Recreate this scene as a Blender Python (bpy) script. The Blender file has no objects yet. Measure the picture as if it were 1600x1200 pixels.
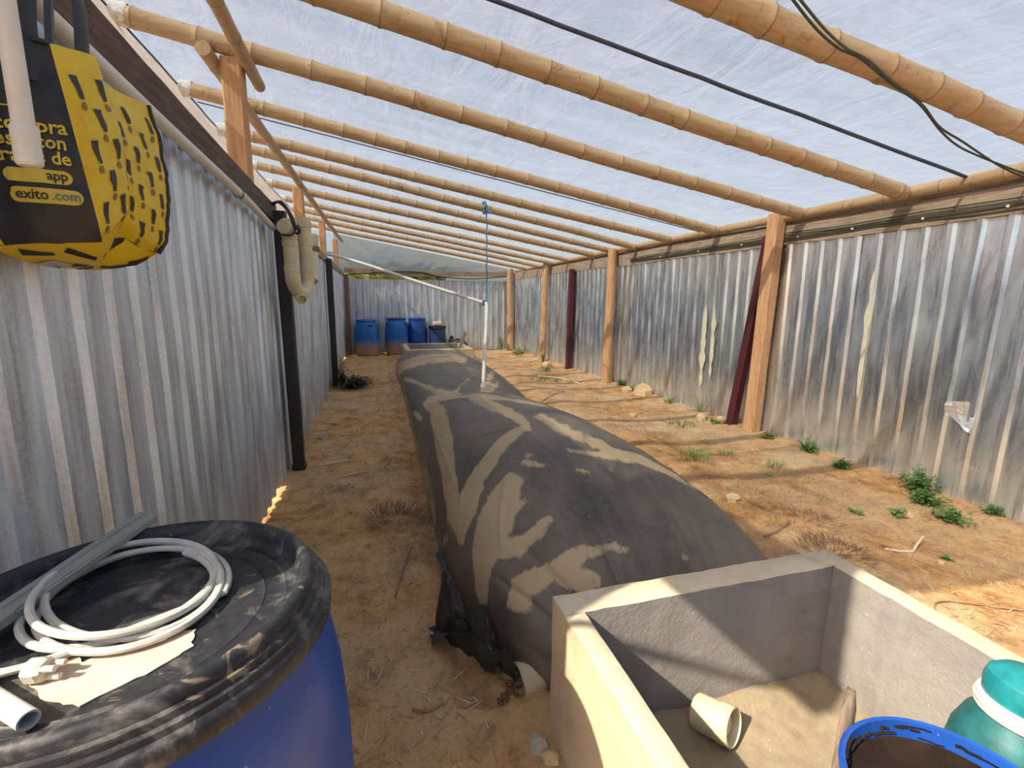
import bpy, math, random, json
from mathutils import Vector, Matrix, noise as mn
random.seed(7)
PI = math.pi
SC = bpy.context.scene
COL = SC.collection

# ------------------------------------------------------------------ camera, sky, sun, exposure
CAM_H = 1.55
yaw, pitch, roll, FPX = .2801, .1728, .0074, 746.6
fw = Vector((math.sin(yaw)*math.cos(pitch), math.cos(yaw)*math.cos(pitch), -math.sin(pitch)))
rt = Vector((math.cos(yaw), -math.sin(yaw), 0)); up = rt.cross(fw)
r2 = rt*math.cos(roll)+up*math.sin(roll); u2 = -rt*math.sin(roll)+up*math.cos(roll)
cam = bpy.data.cameras.new('camera'); co = bpy.data.objects.new('camera', cam); COL.objects.link(co)
co.matrix_world = Matrix(((r2.x, u2.x, -fw.x, 0), (r2.y, u2.y, -fw.y, 0), (r2.z, u2.z, -fw.z, CAM_H), (0, 0, 0, 1)))
cam.sensor_width = 36; cam.lens = FPX/1600*36; cam.clip_start = .02; cam.clip_end = 500
SC.camera = co

SUN_DIR = Vector((1, .40, -1)).normalized()          # the way the light travels: in over the left side
SUN_STRENGTH, SKY_STRENGTH, EXPOSURE = 8.4, .18, .22
w = bpy.data.worlds.new('world'); SC.world = w; w.use_nodes = True
nt = w.node_tree
sky = nt.nodes.new('ShaderNodeTexSky'); sky.sky_type = 'NISHITA'; sky.sun_disc = False
sky.sun_elevation = math.asin(-SUN_DIR.z); sky.sun_rotation = math.atan2(-SUN_DIR.x, -SUN_DIR.y)
sky.air_density = 1.0; sky.dust_density = 4.0; sky.ozone_density = 1.0
nt.links.new(sky.outputs[0], nt.nodes['Background'].inputs[0]); nt.nodes['Background'].inputs[1].default_value = SKY_STRENGTH
sl = bpy.data.lights.new('sun', 'SUN'); so = bpy.data.objects.new('sun', sl); COL.objects.link(so)
sl.energy = SUN_STRENGTH; sl.angle = math.radians(.7); sl.color = (1, .91, .74)
so.rotation_euler = SUN_DIR.to_track_quat('-Z', 'Y').to_euler(); so.location = (-6, -2, 9)
SC.view_settings.view_transform = 'Standard'; SC.view_settings.look = 'None'
SC.view_settings.exposure = EXPOSURE; SC.view_settings.gamma = 1; SC.view_settings.use_curve_mapping = False
SC.cycles.max_bounces = 10; SC.cycles.diffuse_bounces = 5; SC.cycles.transmission_bounces = 6
SC.cycles.transparent_max_bounces = 10; SC.cycles.glossy_bounces = 4; SC.cycles.sample_clamp_indirect = 6

# ------------------------------------------------------------------ mesh helpers
def interp(xs, ys, x):
    if x <= xs[0]: return ys[0]
    if x >= xs[-1]: return ys[-1]
    k = 0
    while x > xs[k+1]: k += 1
    h = xs[k+1]-xs[k]; t = (x-xs[k])/h
    def sl_(i):
        if i == 0: return (ys[1]-ys[0])/(xs[1]-xs[0])
        if i == len(xs)-1: return (ys[-1]-ys[-2])/(xs[-1]-xs[-2])
        a = (ys[i]-ys[i-1])/(xs[i]-xs[i-1]); b = (ys[i+1]-ys[i])/(xs[i+1]-xs[i])
        return 0 if a*b <= 0 else 2*a*b/(a+b)
    m0, m1 = sl_(k)*h, sl_(k+1)*h; t2 = t*t; t3 = t2*t
    return (2*t3-3*t2+1)*ys[k]+(t3-2*t2+t)*m0+(-2*t3+3*t2)*ys[k+1]+(t3-t2)*m1

def nz(x, y, z=0.0): return mn.noise(Vector((x, y, z)))

def spline(pts, per=8):
    P = [Vector(p) for p in pts]; out = []
    for i in range(len(P)-1):
        a = P[max(0, i-1)]; b = P[i]; c = P[i+1]; d = P[min(len(P)-1, i+2)]
        for k in range(per):
            t = k/per
            out.append(.5*((2*b)+(c-a)*t+(2*a-5*b+4*c-d)*t*t+(3*b-a-3*c+d)*t**3))
    out.append(P[-1]); return out

ORG = {}
class MB:
    def __init__(s): s.v = []; s.f = []; s.m = []
    def add(s, vs, fs, m=0):
        o = len(s.v); s.v += [Vector(p) for p in vs]
        for f in fs: s.f.append([i+o for i in f]); s.m.append(m)
        return s
    def box(s, c, size, rot=None, m=0, taper=1.0):
        hx, hy, hz = size[0]/2, size[1]/2, size[2]/2
        vs = []
        for z in (-1, 1):
            k = taper if z > 0 else 1
            for x, y in ((-1, -1), (1, -1), (1, 1), (-1, 1)):
                p = Vector((x*hx*k, y*hy*k, z*hz))
                if rot is not None: p = rot @ p
                vs.append(p+Vector(c))
        return s.add(vs, [(3, 2, 1, 0), (4, 5, 6, 7), (0, 1, 5, 4), (1, 2, 6, 5), (2, 3, 7, 6), (3, 0, 4, 7)], m)
    def bevbox(s, c, size, b=.01, rot=None, m=0):
        """box whose edges are chamfered"""
        hx, hy, hz = size[0]/2, size[1]/2, size[2]/2
        rings = [(-hz, b), (-hz+b, 0), (hz-b, 0), (hz, b)]
        vs = []
        for z, i in rings:
            x, y = hx-i, hy-i; k = min(b, x*.9, y*.9)
            for p in ((-x+k, -y), (x-k, -y), (x, -y+k), (x, y-k), (x-k, y), (-x+k, y), (-x, y-k), (-x, -y+k)):
                q = Vector((p[0], p[1], z))
                if rot is not None: q = rot @ q
                vs.append(q+Vector(c))
        fs = [tuple(range(7, -1, -1)), tuple(range(24, 32))]
        for r in range(3):
            for i in range(8):
                j = (i+1) % 8; fs.append((r*8+i, r*8+j, r*8+8+j, r*8+8+i))
        return s.add(vs, fs, m)
    def tube(s, path, r, n=12, cap=True, m=0, mfun=None, squash=None):
        P = [Vector(p) for p in path]; k = len(P)
        R = r if isinstance(r, (list, tuple)) else [r]*k
        T = []
        for i in range(k):
            t = P[min(k-1, i+1)]-P[max(0, i-1)]
            T.append(t.normalized() if t.length > 1e-9 else Vector((0, 0, 1)))
        a = Vector((0, 0, 1)) if abs(T[0].z) < .9 else Vector((1, 0, 0))
        N = (a-T[0]*a.dot(T[0])).normalized(); vs = []; fs = []; ms = []
        for i in range(k):
            N = (N-T[i]*N.dot(T[i])).normalized(); B = T[i].cross(N)
            for j in range(n):
                an = 2*PI*j/n; ca, sa = math.cos(an), math.sin(an)
                if squash: ca *= squash[0]; sa *= squash[1]
                vs.append(P[i]+(N*ca+B*sa)*R[i])
        for i in range(k-1):
            for j in range(n):
                q = (j+1) % n; fs.append((i*n+j, i*n+q, (i+1)*n+q, (i+1)*n+j)); ms.append(mfun(i) if mfun else m)
        if cap:
            fs.append(tuple(range(n-1, -1, -1))); fs.append(tuple((k-1)*n+j for j in range(n))); ms += [m, m]
        o = len(s.v); s.v += vs
        for f, mm in zip(fs, ms): s.f.append([i+o for i in f]); s.m.append(mm)
        return s
    def lathe(s, prof, n=32, M=None, m=0, jit=0.0, mfun=None):
        """revolve (r, z) about z; M is a Matrix into place. r of 0 closes the end"""
        M = M or Matrix(); rows = []; vs = []
        for r, z in prof:
            if r <= 1e-6: rows.append([len(vs)]); vs.append(M @ Vector((0, 0, z)))
            else:
                row = []
                for j in range(n):
                    an = 2*PI*j/n; rr = r*(1+jit*nz(math.cos(an)*2, math.sin(an)*2, z*6))
                    row.append(len(vs)); vs.append(M @ Vector((rr*math.cos(an), rr*math.sin(an), z)))
                rows.append(row)
        fs = []; ms = []
        for i in range(len(rows)-1):
            a, b = rows[i], rows[i+1]
            mm = mfun(i) if mfun else m
            for j in range(n):
                q = (j+1) % n
                if len(a) == 1 and len(b) == 1: continue
                if len(a) == 1: fs.append((a[0], b[q], b[j]))
                elif len(b) == 1: fs.append((a[j], a[q], b[0]))
                else: fs.append((a[j], a[q], b[q], b[j]))
                ms.append(mm)
        o = len(s.v); s.v += vs
        for f, mm in zip(fs, ms): s.f.append([i+o for i in f]); s.m.append(mm)
        return s
    def grid(s, fn, us, vs_, m=0, mfun=None):
        nu, nv = len(us), len(vs_)
        pts = [fn(u, v) for v in vs_ for u in us]; fs = []; ms = []
        for j in range(nv-1):
            for i in range(nu-1):
                fs.append((j*nu+i, j*nu+i+1, (j+1)*nu+i+1, (j+1)*nu+i)); ms.append(mfun(i, j) if mfun else m)
        o = len(s.v); s.v += [Vector(p) for p in pts]
        for f, mm in zip(fs, ms): s.f.append([i+o for i in f]); s.m.append(mm)
        return s
    def build(s, name, mats, parent=None, smooth=True, angle=35, loc=None):
        if not isinstance(mats, (list, tuple)): mats = [mats]
        if parent is not None: off = ORG[parent]
        elif loc is not None: off = Vector(loc)
        else:
            xs = [p.x for p in s.v]; ys = [p.y for p in s.v]
            off = Vector(((min(xs)+max(xs))/2, (min(ys)+max(ys))/2, min(p.z for p in s.v)))
        me = bpy.data.meshes.new(name)
        me.from_pydata([p-off for p in s.v], [], s.f)
        for mt in mats: me.materials.append(mt)
        if len(mats) > 1: me.polygons.foreach_set('material_index', s.m)
        me.polygons.foreach_set('use_smooth', [smooth]*len(me.polygons))
        if smooth and angle: me.set_sharp_from_angle(angle=math.radians(angle))
        me.update()
        o = bpy.data.objects.new(name, me); COL.objects.link(o)
        ORG[o] = off
        if parent is not None: o.parent = parent
        else: o.location = off
        return o

def tag(o, label=None, cat=None, group=None, kind=None):
    if label: o['label'] = label
    if cat: o['category'] = cat
    if group: o['group'] = group
    if kind: o['kind'] = kind
    return o
def thing(name, loc, label=None, cat=None, group=None, kind=None):
    o = bpy.data.objects.new(name, None); COL.objects.link(o); o.location = loc; o.empty_display_size = .1
    ORG[o] = Vector(loc); return tag(o, label, cat, group, kind)
def rotz(a): return Matrix.Rotation(a, 3, 'Z')
def frame(origin, zdir, xhint=(1, 0, 0)):
    z = Vector(zdir).normalized(); x = Vector(xhint); x = (x-z*x.dot(z))
    if x.length < 1e-4: x = Vector((0, 1, 0))-z*z.y
    x.normalize(); y = z.cross(x)
    return Matrix(((x.x, y.x, z.x, origin[0]), (x.y, y.y, z.y, origin[1]), (x.z, y.z, z.z, origin[2]), (0, 0, 0, 1)))
def copy_tree(o, loc=None, rz=None, scale=None, parent=None):
    c = o.copy(); COL.objects.link(c); c.parent = parent
    if loc is not None: c.location = loc
    if rz is not None: c.rotation_euler = (0, 0, rz)
    if scale is not None: c.scale = (scale,)*3 if not isinstance(scale, (tuple, list)) else scale
    for ch in list(o.children): copy_tree(ch, parent=c)
    return c

# ------------------------------------------------------------------ materials
class NT:
    def __init__(s, name):
        s.mat = bpy.data.materials.new(name); s.mat.use_nodes = True; s.t = s.mat.node_tree
        s.b = s.t.nodes['Principled BSDF']; s.out = s.t.nodes['Material Output']; s.tc = s.n('ShaderNodeTexCoord')
    def n(s, ty, **kw):
        x = s.t.nodes.new(ty)
        for k, v in kw.items(): setattr(x, k, v)
        return x
    def l(s, a, b): s.t.links.new(a, b)
    def vec(s, stretch=(1, 1, 1), coord='Object'):
        mp = s.n('ShaderNodeMapping'); mp.inputs['Scale'].default_value = stretch
        s.l(s.tc.outputs[coord], mp.inputs['Vector']); return mp.outputs[0]
    def noise(s, scale, detail=4, rough=.6, stretch=(1, 1, 1), dist=0, coord='Object'):
        x = s.n('ShaderNodeTexNoise'); x.inputs['Scale'].default_value = scale; x.inputs['Detail'].default_value = detail
        x.inputs['Roughness'].default_value = rough; x.inputs['Distortion'].default_value = dist
        s.l(s.vec(stretch, coord), x.inputs['Vector']); return x.outputs['Fac']
    def ramp(s, fac, stops, interp_='LINEAR'):
        x = s.n('ShaderNodeValToRGB'); e = x.color_ramp.elements; x.color_ramp.interpolation = interp_
        while len(e) < len(stops): e.new(.5)
        for i, (p, c) in enumerate(stops):
            e[i].position = p; e[i].color = (c, c, c, 1) if isinstance(c, (int, float)) else (*c, 1)
        s.l(fac, x.inputs[0]); return x.outputs[0]
    def mix(s, fac, a, b, mode='MIX'):
        x = s.n('ShaderNodeMix', data_type='RGBA', blend_type=mode)
        for k, val in ((0, fac), (6, a), (7, b)):
            if isinstance(val, (int, float)): x.inputs[k].default_value = val
            elif isinstance(val, (tuple, list)): x.inputs[k].default_value = (*val, 1)
            else: s.l(val, x.inputs[k])
        return x.outputs[2]
    def math(s, op, a, b=0.0, c=None):
        x = s.n('ShaderNodeMath', operation=op)
        for k, val in enumerate((a, b, c)):
            if val is None: continue
            if isinstance(val, (int, float)): x.inputs[k].default_value = val
            else: s.l(val, x.inputs[k])
        return x.outputs[0]
    def sep(s, coord='Object'):
        x = s.n('ShaderNodeSeparateXYZ'); s.l(s.tc.outputs[coord], x.inputs[0]); return x.outputs
    def set(s, col=None, rough=None, metal=None, spec=None):
        for k, val in (('Base Color', col), ('Roughness', rough), ('Metallic', metal), ('Specular IOR Level', spec)):
            if val is None: continue
            if isinstance(val, (int, float)): s.b.inputs[k].default_value = val
            elif isinstance(val, tuple): s.b.inputs[k].default_value = (*val, 1)
            else: s.l(val, s.b.inputs[k])
        return s
    def bump(s, h, strength=.3, dist=.01, target=None):
        x = s.n('ShaderNodeBump'); x.inputs['Strength'].default_value = strength; x.inputs['Distance'].default_value = dist
        s.l(h, x.inputs['Height'])
        s.l(x.outputs[0], (target or s.b).inputs['Normal']); return s
    def rnd(s): return s.n('ShaderNodeObjectInfo').outputs['Random']

def simple(name, col, rough=.5, metal=0, var=.25, scale=12, bump=.1, stretch=(1, 1, 1)):
    t = NT(name); f = t.noise(scale, 5, .65, stretch)
    d = tuple(c*(1-var) for c in col); b = tuple(min(1, c*(1+var)) for c in col)
    t.set(t.ramp(f, [(.25, d), (.5, col), (.75, b)]), rough, metal)
    if bump: t.bump(f, bump, .006)
    return t.mat

# soil
def soil_mat(name):
    t = NT(name)
    big, mid, fine, grit = t.noise(.9, 3), t.noise(4.5, 6, .65, dist=.4), t.noise(34, 7, .75), t.noise(150, 3, .7)
    left = t.ramp(t.math('ADD', mid, t.math('MULTIPLY', t.math('SUBTRACT', fine, .5), .55)),
                  [(.30, (.26, .11, .035)), (.44, (.60, .325, .125)), (.58, (.74, .43, .185)), (.74, (.80, .54, .28))])  # browner soil on the left, lightened to stand in for weak light there
    right = t.ramp(t.math('ADD', mid, t.math('MULTIPLY', t.math('SUBTRACT', fine, .5), .6)),
                   [(.29, (.22, .11, .045)), (.42, (.50, .26, .105)), (.56, (.64, .36, .155)), (.74, (.78, .54, .29))])
    x = t.sep()[0]
    fx = t.ramp(t.math('ADD', t.math('MULTIPLY', x, .25), .25), [(.30, 0.0), (.72, 1.0)])
    c = t.mix(fx, left, right)
    c = t.mix(t.ramp(big, [(.40, 0.0), (.66, .7)]), c, (.66, .50, .31))           # pale dry dust patches
    c = t.mix(t.math('MULTIPLY', t.ramp(t.noise(1.7, 4, .6, dist=.8), [(.56, 0.0), (.72, 1.0)]), .45), c, (.115, .06, .032))  # dark litter patches
    c = t.mix(t.math('MULTIPLY', t.ramp(grit, [(.60, 0.0), (.72, 1.0)]), .5), c, (.14, .075, .035))
    t.set(c, .95, 0, .15)
    h = t.math('ADD', t.math('MULTIPLY', fine, 1.0), t.math('MULTIPLY', grit, .45))
    t.bump(t.math('ADD', h, t.math('MULTIPLY', mid, .7)), .9, .022)
    return t.mat
SOIL = soil_mat('dry_soil')

def metal_mat(name, tone, dirt, rough0, rough1, side):
    t = NT(name)
    sp = t.n('ShaderNodeTexVoronoi'); sp.inputs['Scale'].default_value = 130; t.l(t.vec(), sp.inputs['Vector'])
    spc = t.n('ShaderNodeSeparateColor'); t.l(sp.outputs['Color'], spc.inputs[0])
    streak = t.noise(5, 5, .6, (3.0, 3.0, .35)); blot = t.noise(2.2, 5, .65, dist=.5); fine = t.noise(45, 4, .6, (1, 1, .5))
    c = t.ramp(t.math('ADD', t.math('MULTIPLY', streak, .93), t.math('MULTIPLY', spc.outputs[0], .07)),
               [(.30, tuple(v*.55 for v in tone)), (.5, tone), (.70, tuple(min(1, v*1.3) for v in tone))])
    c = t.mix(t.math('MULTIPLY', t.rnd(), .22), c, tuple(v*.62 for v in tone))
    z = t.sep()[2]
    zz = t.math('ADD', z, t.math('MULTIPLY', t.math('SUBTRACT', streak, .5), .9))
    mud = t.ramp(t.math('MULTIPLY', zz, .45), [(.02, 1.0), (.13, .62), (.28, .12), (.40, 0.0)])
    mud = t.math('MULTIPLY', mud, dirt)
    stain = t.math('MULTIPLY', t.ramp(blot, [(.58, 0.0), (.75, 1.0)]), .32)
    c = t.mix(stain, c, tuple(v*a for v, a in zip(tone, (.75, .66, .56))))
    c = t.mix(t.math('MULTIPLY', mud, .85), c, (.50, .36, .21))
    pale = t.math('MULTIPLY', t.ramp(fine, [(.64, 0.0), (.74, 1.0)]), .14)
    c = t.mix(pale, c, (.8, .8, .8))
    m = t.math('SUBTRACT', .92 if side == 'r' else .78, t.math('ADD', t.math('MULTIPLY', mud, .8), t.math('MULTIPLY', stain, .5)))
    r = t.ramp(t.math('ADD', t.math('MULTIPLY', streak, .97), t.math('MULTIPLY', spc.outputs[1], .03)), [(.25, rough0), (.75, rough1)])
    t.set(c, r, m)
    t.bump(t.math('ADD', t.math('MULTIPLY', fine, .15), streak), .10, .006)
    return t.mat
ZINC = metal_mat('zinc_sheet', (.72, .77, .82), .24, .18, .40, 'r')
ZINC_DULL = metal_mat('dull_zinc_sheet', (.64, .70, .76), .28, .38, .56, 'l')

def wood_mat(name, dark, mid, light, rough=.75, bump=.35, axis=2, scale=7):
    t = NT(name); st = [7, 7, 7]; st[axis] = .55
    g = t.noise(scale, 7, .65, tuple(st), .6); k = t.noise(3, 3); kn = t.noise(16, 2, .5, (1, 1, 1) if axis != 2 else (1, 1, .6))
    c = t.ramp(g, [(.27, dark), (.5, mid), (.75, light)])
    c = t.mix(t.math('MULTIPLY', t.rnd(), .3), c, tuple(v*.72 for v in mid))
    c = t.mix(t.math('MULTIPLY', t.ramp(k, [(.5, 0.0), (.75, 1.0)]), .4), c, dark)
    c = t.mix(t.ramp(kn, [(.70, 0.0), (.76, .75)]), c, tuple(v*.4 for v in dark))
    t.set(c, rough, 0, .25); t.bump(g, bump, .008); return t.mat
PINE = wood_mat('pine_post', (.38, .19, .085), (.60, .345, .18), (.74, .48, .28))
BARK = wood_mat('bark_log', (.24, .12, .06), (.56, .34, .19), (.68, .45, .27), bump=.9)
OLDWOOD = wood_mat('weathered_board', (.17, .12, .085), (.37, .28, .20), (.52, .42, .31), axis=1, bump=.6)
OLDWOODX = wood_mat('weathered_board_cross', (.15, .11, .08), (.33, .25, .18), (.47, .38, .29), axis=0, bump=.6)
DARKWOOD = wood_mat('dark_brown_beam', (.055, .035, .026), (.12, .078, .056), (.20, .135, .10), axis=1, bump=.5)
GREYWOOD = wood_mat('grey_stick', (.09, .065, .048), (.18, .13, .095), (.28, .21, .16))
CULM = {}
def bamboo_mat(name, axis, tone=1.0):
    t = NT(name); st = [9, 9, 9]; st[axis] = .8
    g = t.noise(4, 6, .65, tuple(st)); blot = t.noise(7, 5, .7, dist=.8); spot = t.noise(38, 3, .6); lng = t.noise(.9, 3)
    c = t.ramp(g, [(.25, (.36*tone, .24*tone, .125*tone)), (.5, (.52*tone, .375*tone, .215*tone)), (.75, (.64*tone, .49*tone, .31*tone))])
    c = t.mix(t.math('MULTIPLY', t.rnd(), .45), c, (.42*tone, .28*tone, .16*tone))
    c = t.mix(t.math('MULTIPLY', t.ramp(lng, [(.45, 0.0), (.7, 1.0)]), .4), c, (.42*tone, .24*tone, .12*tone))
    c = t.mix(t.math('MULTIPLY', t.ramp(blot, [(.57, 0.0), (.68, 1.0)]), .65), c, (.20, .115, .06))
    c = t.mix(t.math('MULTIPLY', t.ramp(spot, [(.66, 0.0), (.72, 1.0)]), .7), c, (.09, .05, .03))
    t.set(c, .5, 0, .35); t.bump(g, .15, .004); return t.mat
BAMX = bamboo_mat('bamboo_culm_cross', 0); BAMY = bamboo_mat('bamboo_culm_long', 1, .92)
NODE = simple('bamboo_node', (.30, .19, .10), .7, 0, .5, 60)

def film_mat(name, trans, tint, dirt=.3):
    t = NT(name); t.t.nodes.remove(t.b)
    wr = t.noise(3.2, 5, .6, (1, .35, 1), 1.2); wr2 = t.noise(11, 4, .6, (.5, 1, 1), .6); cloud = t.noise(.55, 3)
    col = t.mix(t.math('MULTIPLY', t.ramp(wr2, [(.45, 0.0), (.75, 1.0)]), dirt), tint, tuple(v*.72 for v in tint))
    col = t.mix(t.math('MULTIPLY', t.ramp(cloud, [(.35, 0.0), (.7, 1.0)]), dirt*.8), col, tuple(v*a for v, a in zip(tint, (.80, .80, .80))))
    tl = t.n('ShaderNodeBsdfTranslucent'); df = t.n('ShaderNodeBsdfDiffuse'); tp = t.n('ShaderNodeBsdfTransparent'); gl = t.n('ShaderNodeBsdfGlossy')
    t.l(col, tl.inputs[0]); t.l(col, df.inputs[0]); tp.inputs[0].default_value = (.90, .95, 1, 1); gl.inputs['Roughness'].default_value = .3
    for sh in (tl, df, gl): t.bump(t.math('ADD', wr, t.math('MULTIPLY', wr2, .4)), .55, .03, sh)
    m1 = t.n('ShaderNodeMixShader'); m1.inputs[0].default_value = .22; t.l(tl.outputs[0], m1.inputs[1]); t.l(df.outputs[0], m1.inputs[2])
    m2 = t.n('ShaderNodeMixShader'); m2.inputs[0].default_value = trans; t.l(m1.outputs[0], m2.inputs[1]); t.l(tp.outputs[0], m2.inputs[2])
    m3 = t.n('ShaderNodeMixShader'); m3.inputs[0].default_value = .03; t.l(m2.outputs[0], m3.inputs[1]); t.l(gl.outputs[0], m3.inputs[2])
    t.l(m3.outputs[0], t.out.inputs[0]); return t.mat
FILM = film_mat('greenhouse_film', .30, (.345, .375, .42), .42)
FILM_SIDE = film_mat('side_film', .08, (.34, .345, .355), .5)
FILM_GABLE = film_mat('gable_film', .15, (.40, .47, .50), .4)
WRAP = simple('white_plastic_wrap', (.70, .68, .63), .5, 0, .2, 30, .4)

def concrete_mat(name, base, dust, amt):
    t = NT(name); a, b, c_ = t.noise(3, 6, .65, dist=.5), t.noise(22, 5, .7), t.noise(90, 3, .7)
    drip = t.noise(6, 4, .6, (3, 3, .4))
    c = t.ramp(a, [(.3, tuple(v*.72 for v in base)), (.5, base), (.72, tuple(min(1, v*1.22) for v in base))])
    c = t.mix(t.math('MULTIPLY', t.ramp(drip, [(.5, 0.0), (.72, 1.0)]), .35), c, tuple(v*.6 for v in base))
    c = t.mix(t.math('MULTIPLY', t.ramp(b, [(.3, 0.0), (.7, 1.0)]), amt), c, dust)
    c = t.mix(t.ramp(c_, [(.68, 0.0), (.74, .6)]), c, (.75, .72, .68))
    t.set(c, .9, 0, .2); t.bump(t.math('ADD', b, t.math('MULTIPLY', c_, .5)), .4, .01); return t.mat
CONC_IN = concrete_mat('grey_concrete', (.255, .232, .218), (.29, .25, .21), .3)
CONC_OUT = concrete_mat('dusty_concrete', (.52, .42, .29), (.62, .47, .29), .6)
CONC_RIM = concrete_mat('dusty_rim_concrete', (.50, .43, .32), (.60, .49, .33), .5)
MUD = concrete_mat('dried_sediment', (.25, .195, .13), (.36, .28, .18), .6)

def plastic_drum(name, col, mudtop, mudamt=1.0):
    t = NT(name); a, b = t.noise(5, 5, .6), t.noise(30, 4, .65, (1, 1, .4))
    c = t.ramp(a, [(.3, tuple(v*.8 for v in col)), (.7, tuple(min(1, v*1.2) for v in col))])
    z = t.sep()[2]; zz = t.math('ADD', z, t.math('MULTIPLY', t.math('SUBTRACT', b, .5), .25))
    mud = t.math('MULTIPLY', t.ramp(zz, [(0.0, 1.0), (mudtop*.55, .85), (mudtop, 0.0)]), mudamt)
    c = t.mix(mud, c, (.36, .24, .145))
    c = t.mix(t.ramp(t.noise(60, 2), [(.70, 0.0), (.75, .35)]), c, (.6, .65, .75))
    t.set(c, t.math('ADD', .38, t.math('MULTIPLY', mud, .5)), 0, .4); t.bump(a, .12, .01); return t.mat
BLUE = plastic_drum('blue_plastic', (.010, .060, .29), .30, .6)
BLUE_MUD = plastic_drum('blue_plastic_muddy', (.014, .135, .47), .46)
NAVY = plastic_drum('navy_plastic', (.03, .055, .16), .2, .5)

def lid_mat():
    t = NT('black_lid_plastic'); a, b, c_ = t.noise(9, 6, .7, dist=.6), t.noise(40, 5, .7), t.noise(16, 4, .6, (1, 1, 1), 1.2)
    c = t.ramp(b, [(.3, (.010, .011, .014)), (.7, (.028, .029, .034))])
    c = t.mix(t.math('MULTIPLY', t.ramp(a, [(.50, 0.0), (.68, 1.0)]), .42), c, (.34, .30, .27))
    c = t.mix(t.ramp(c_, [(.64, 0.0), (.70, .6)]), c, (.30, .235, .155))
    t.set(c, t.ramp(a, [(.3, .34), (.7, .65)]), 0, .4); t.bump(b, .15, .004); return t.mat
LID = lid_mat()
PVC_W = simple('white_pvc', (.66, .64, .58), .4, 0, .12, 14, .05)
PVC_C = simple('cream_pvc', (.60, .535, .34), .42, 0, .18, 9, .06)
PVC_GREY = simple('grey_trunking', (.26, .265, .235), .55, 0, .15, 20, .1)
CABLE_W = simple('pale_grey_cable', (.50, .475, .43), .5, 0, .2, 25, .1)
CABLE_K = simple('black_cable', (.02, .021, .022), .5, 0, .3, 30, .05)
CABLE_G = simple('dark_green_wire', (.055, .065, .045), .5, 0, .4, 30, .05)
CREAM = simple('cream_plug', (.60, .56, .43), .5, 0, .2, 40, .2)
BLACKSTEEL = simple('black_steel', (.035, .034, .034), .5, .3, .4, 9, .12, (1, 1, .3))
MAROON = simple('maroon_steel', (.085, .016, .022), .5, .15, .35, 8, .1, (2, 2, .4))
STEELBRIGHT = simple('bright_steel', (.62, .63, .64), .3, .9, .15, 20, .1)
TORN = simple('torn_bright_zinc', (.82, .84, .87), .35, .7, .12, 14, .3)
ROPE = simple('blue_rope', (.07, .20, .36), .8, 0, .4, 90, .3)
ROPE_C = simple('cream_rope', (.66, .58, .49), .75, 0, .3, 60, .3)
STRAP = simple('dark_strap', (.055, .065, .105), .7, 0, .3, 20, .05)
TEAL = simple('teal_plastic', (.010, .19, .215), .42, 0, .4, 16, .2)
TEAL_D = simple('dark_teal_plastic', (.012, .10, .105), .5, 0, .5, 12, .25)
YELLOW = simple('yellow_woven_plastic', (.66, .47, .012), .42, 0, .14, 14, .3)
BAGBLACK = simple('black_woven_plastic', (.016, .016, .018), .42, 0, .4, 18, .4)
PRINT_K = simple('black_print', (.022, .022, .024), .5, 0, .2, 20, 0)
PRINT_R = simple('brown_print', (.26, .13, .06), .5, 0, .2, 20, 0)
PRINT_Y = simple('yellow_print', (.60, .46, .04), .45, 0, .1, 20, 0)
PRINT_B = simple('blue_print', (.08, .17, .22), .45, 0, .1, 20, 0)
PRINT_G = simple('grey_print', (.45, .45, .47), .45, 0, .1, 20, 0)
LEAF = simple('weed_leaf', (.075, .17, .03), .55, 0, .5, 20, .1)
LEAF2 = simple('pale_weed_leaf', (.15, .24, .06), .6, 0, .45, 20, .1)
LEAF_DARK = simple('dark_shrub_leaf', (.030, .032, .018), .8, 0, .5, 20, .1)
HEDGE = simple('hedge_leaf', (.22, .27, .07), .7, 0, .5, 4, .1)
DRY = simple('dry_grass', (.36, .225, .115), .9, 0, .35, 30, .1)
DRY_DARK = simple('dark_dry_grass', (.15, .075, .04), .9, 0, .5, 30, .1)
PURPLE = simple('withered_purple_flower', (.17, .09, .13), .9, 0, .5, 30, .1)
TWIG = simple('pale_twig', (.62, .50, .38), .85, 0, .25, 30, .2)
TWIG_D = simple('brown_twig', (.26, .16, .09), .85, 0, .3, 30, .2)
STONE = simple('pale_earthy_stone', (.56, .40, .22), .95, 0, .3, 12, .6)
STONE_G = simple('grey_stone', (.40, .34, .28), .95, 0, .3, 12, .6)
PAPER = simple('tan_paper', (.58, .45, .33), .8, 0, .25, 10, .25)
SLUDGE = simple('dark_sludge', (.016, .010, .0075), .95, 0, .6, 9, .9)
SLUDGE.node_tree.nodes['Principled BSDF'].inputs['Specular IOR Level'].default_value = .1

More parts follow.
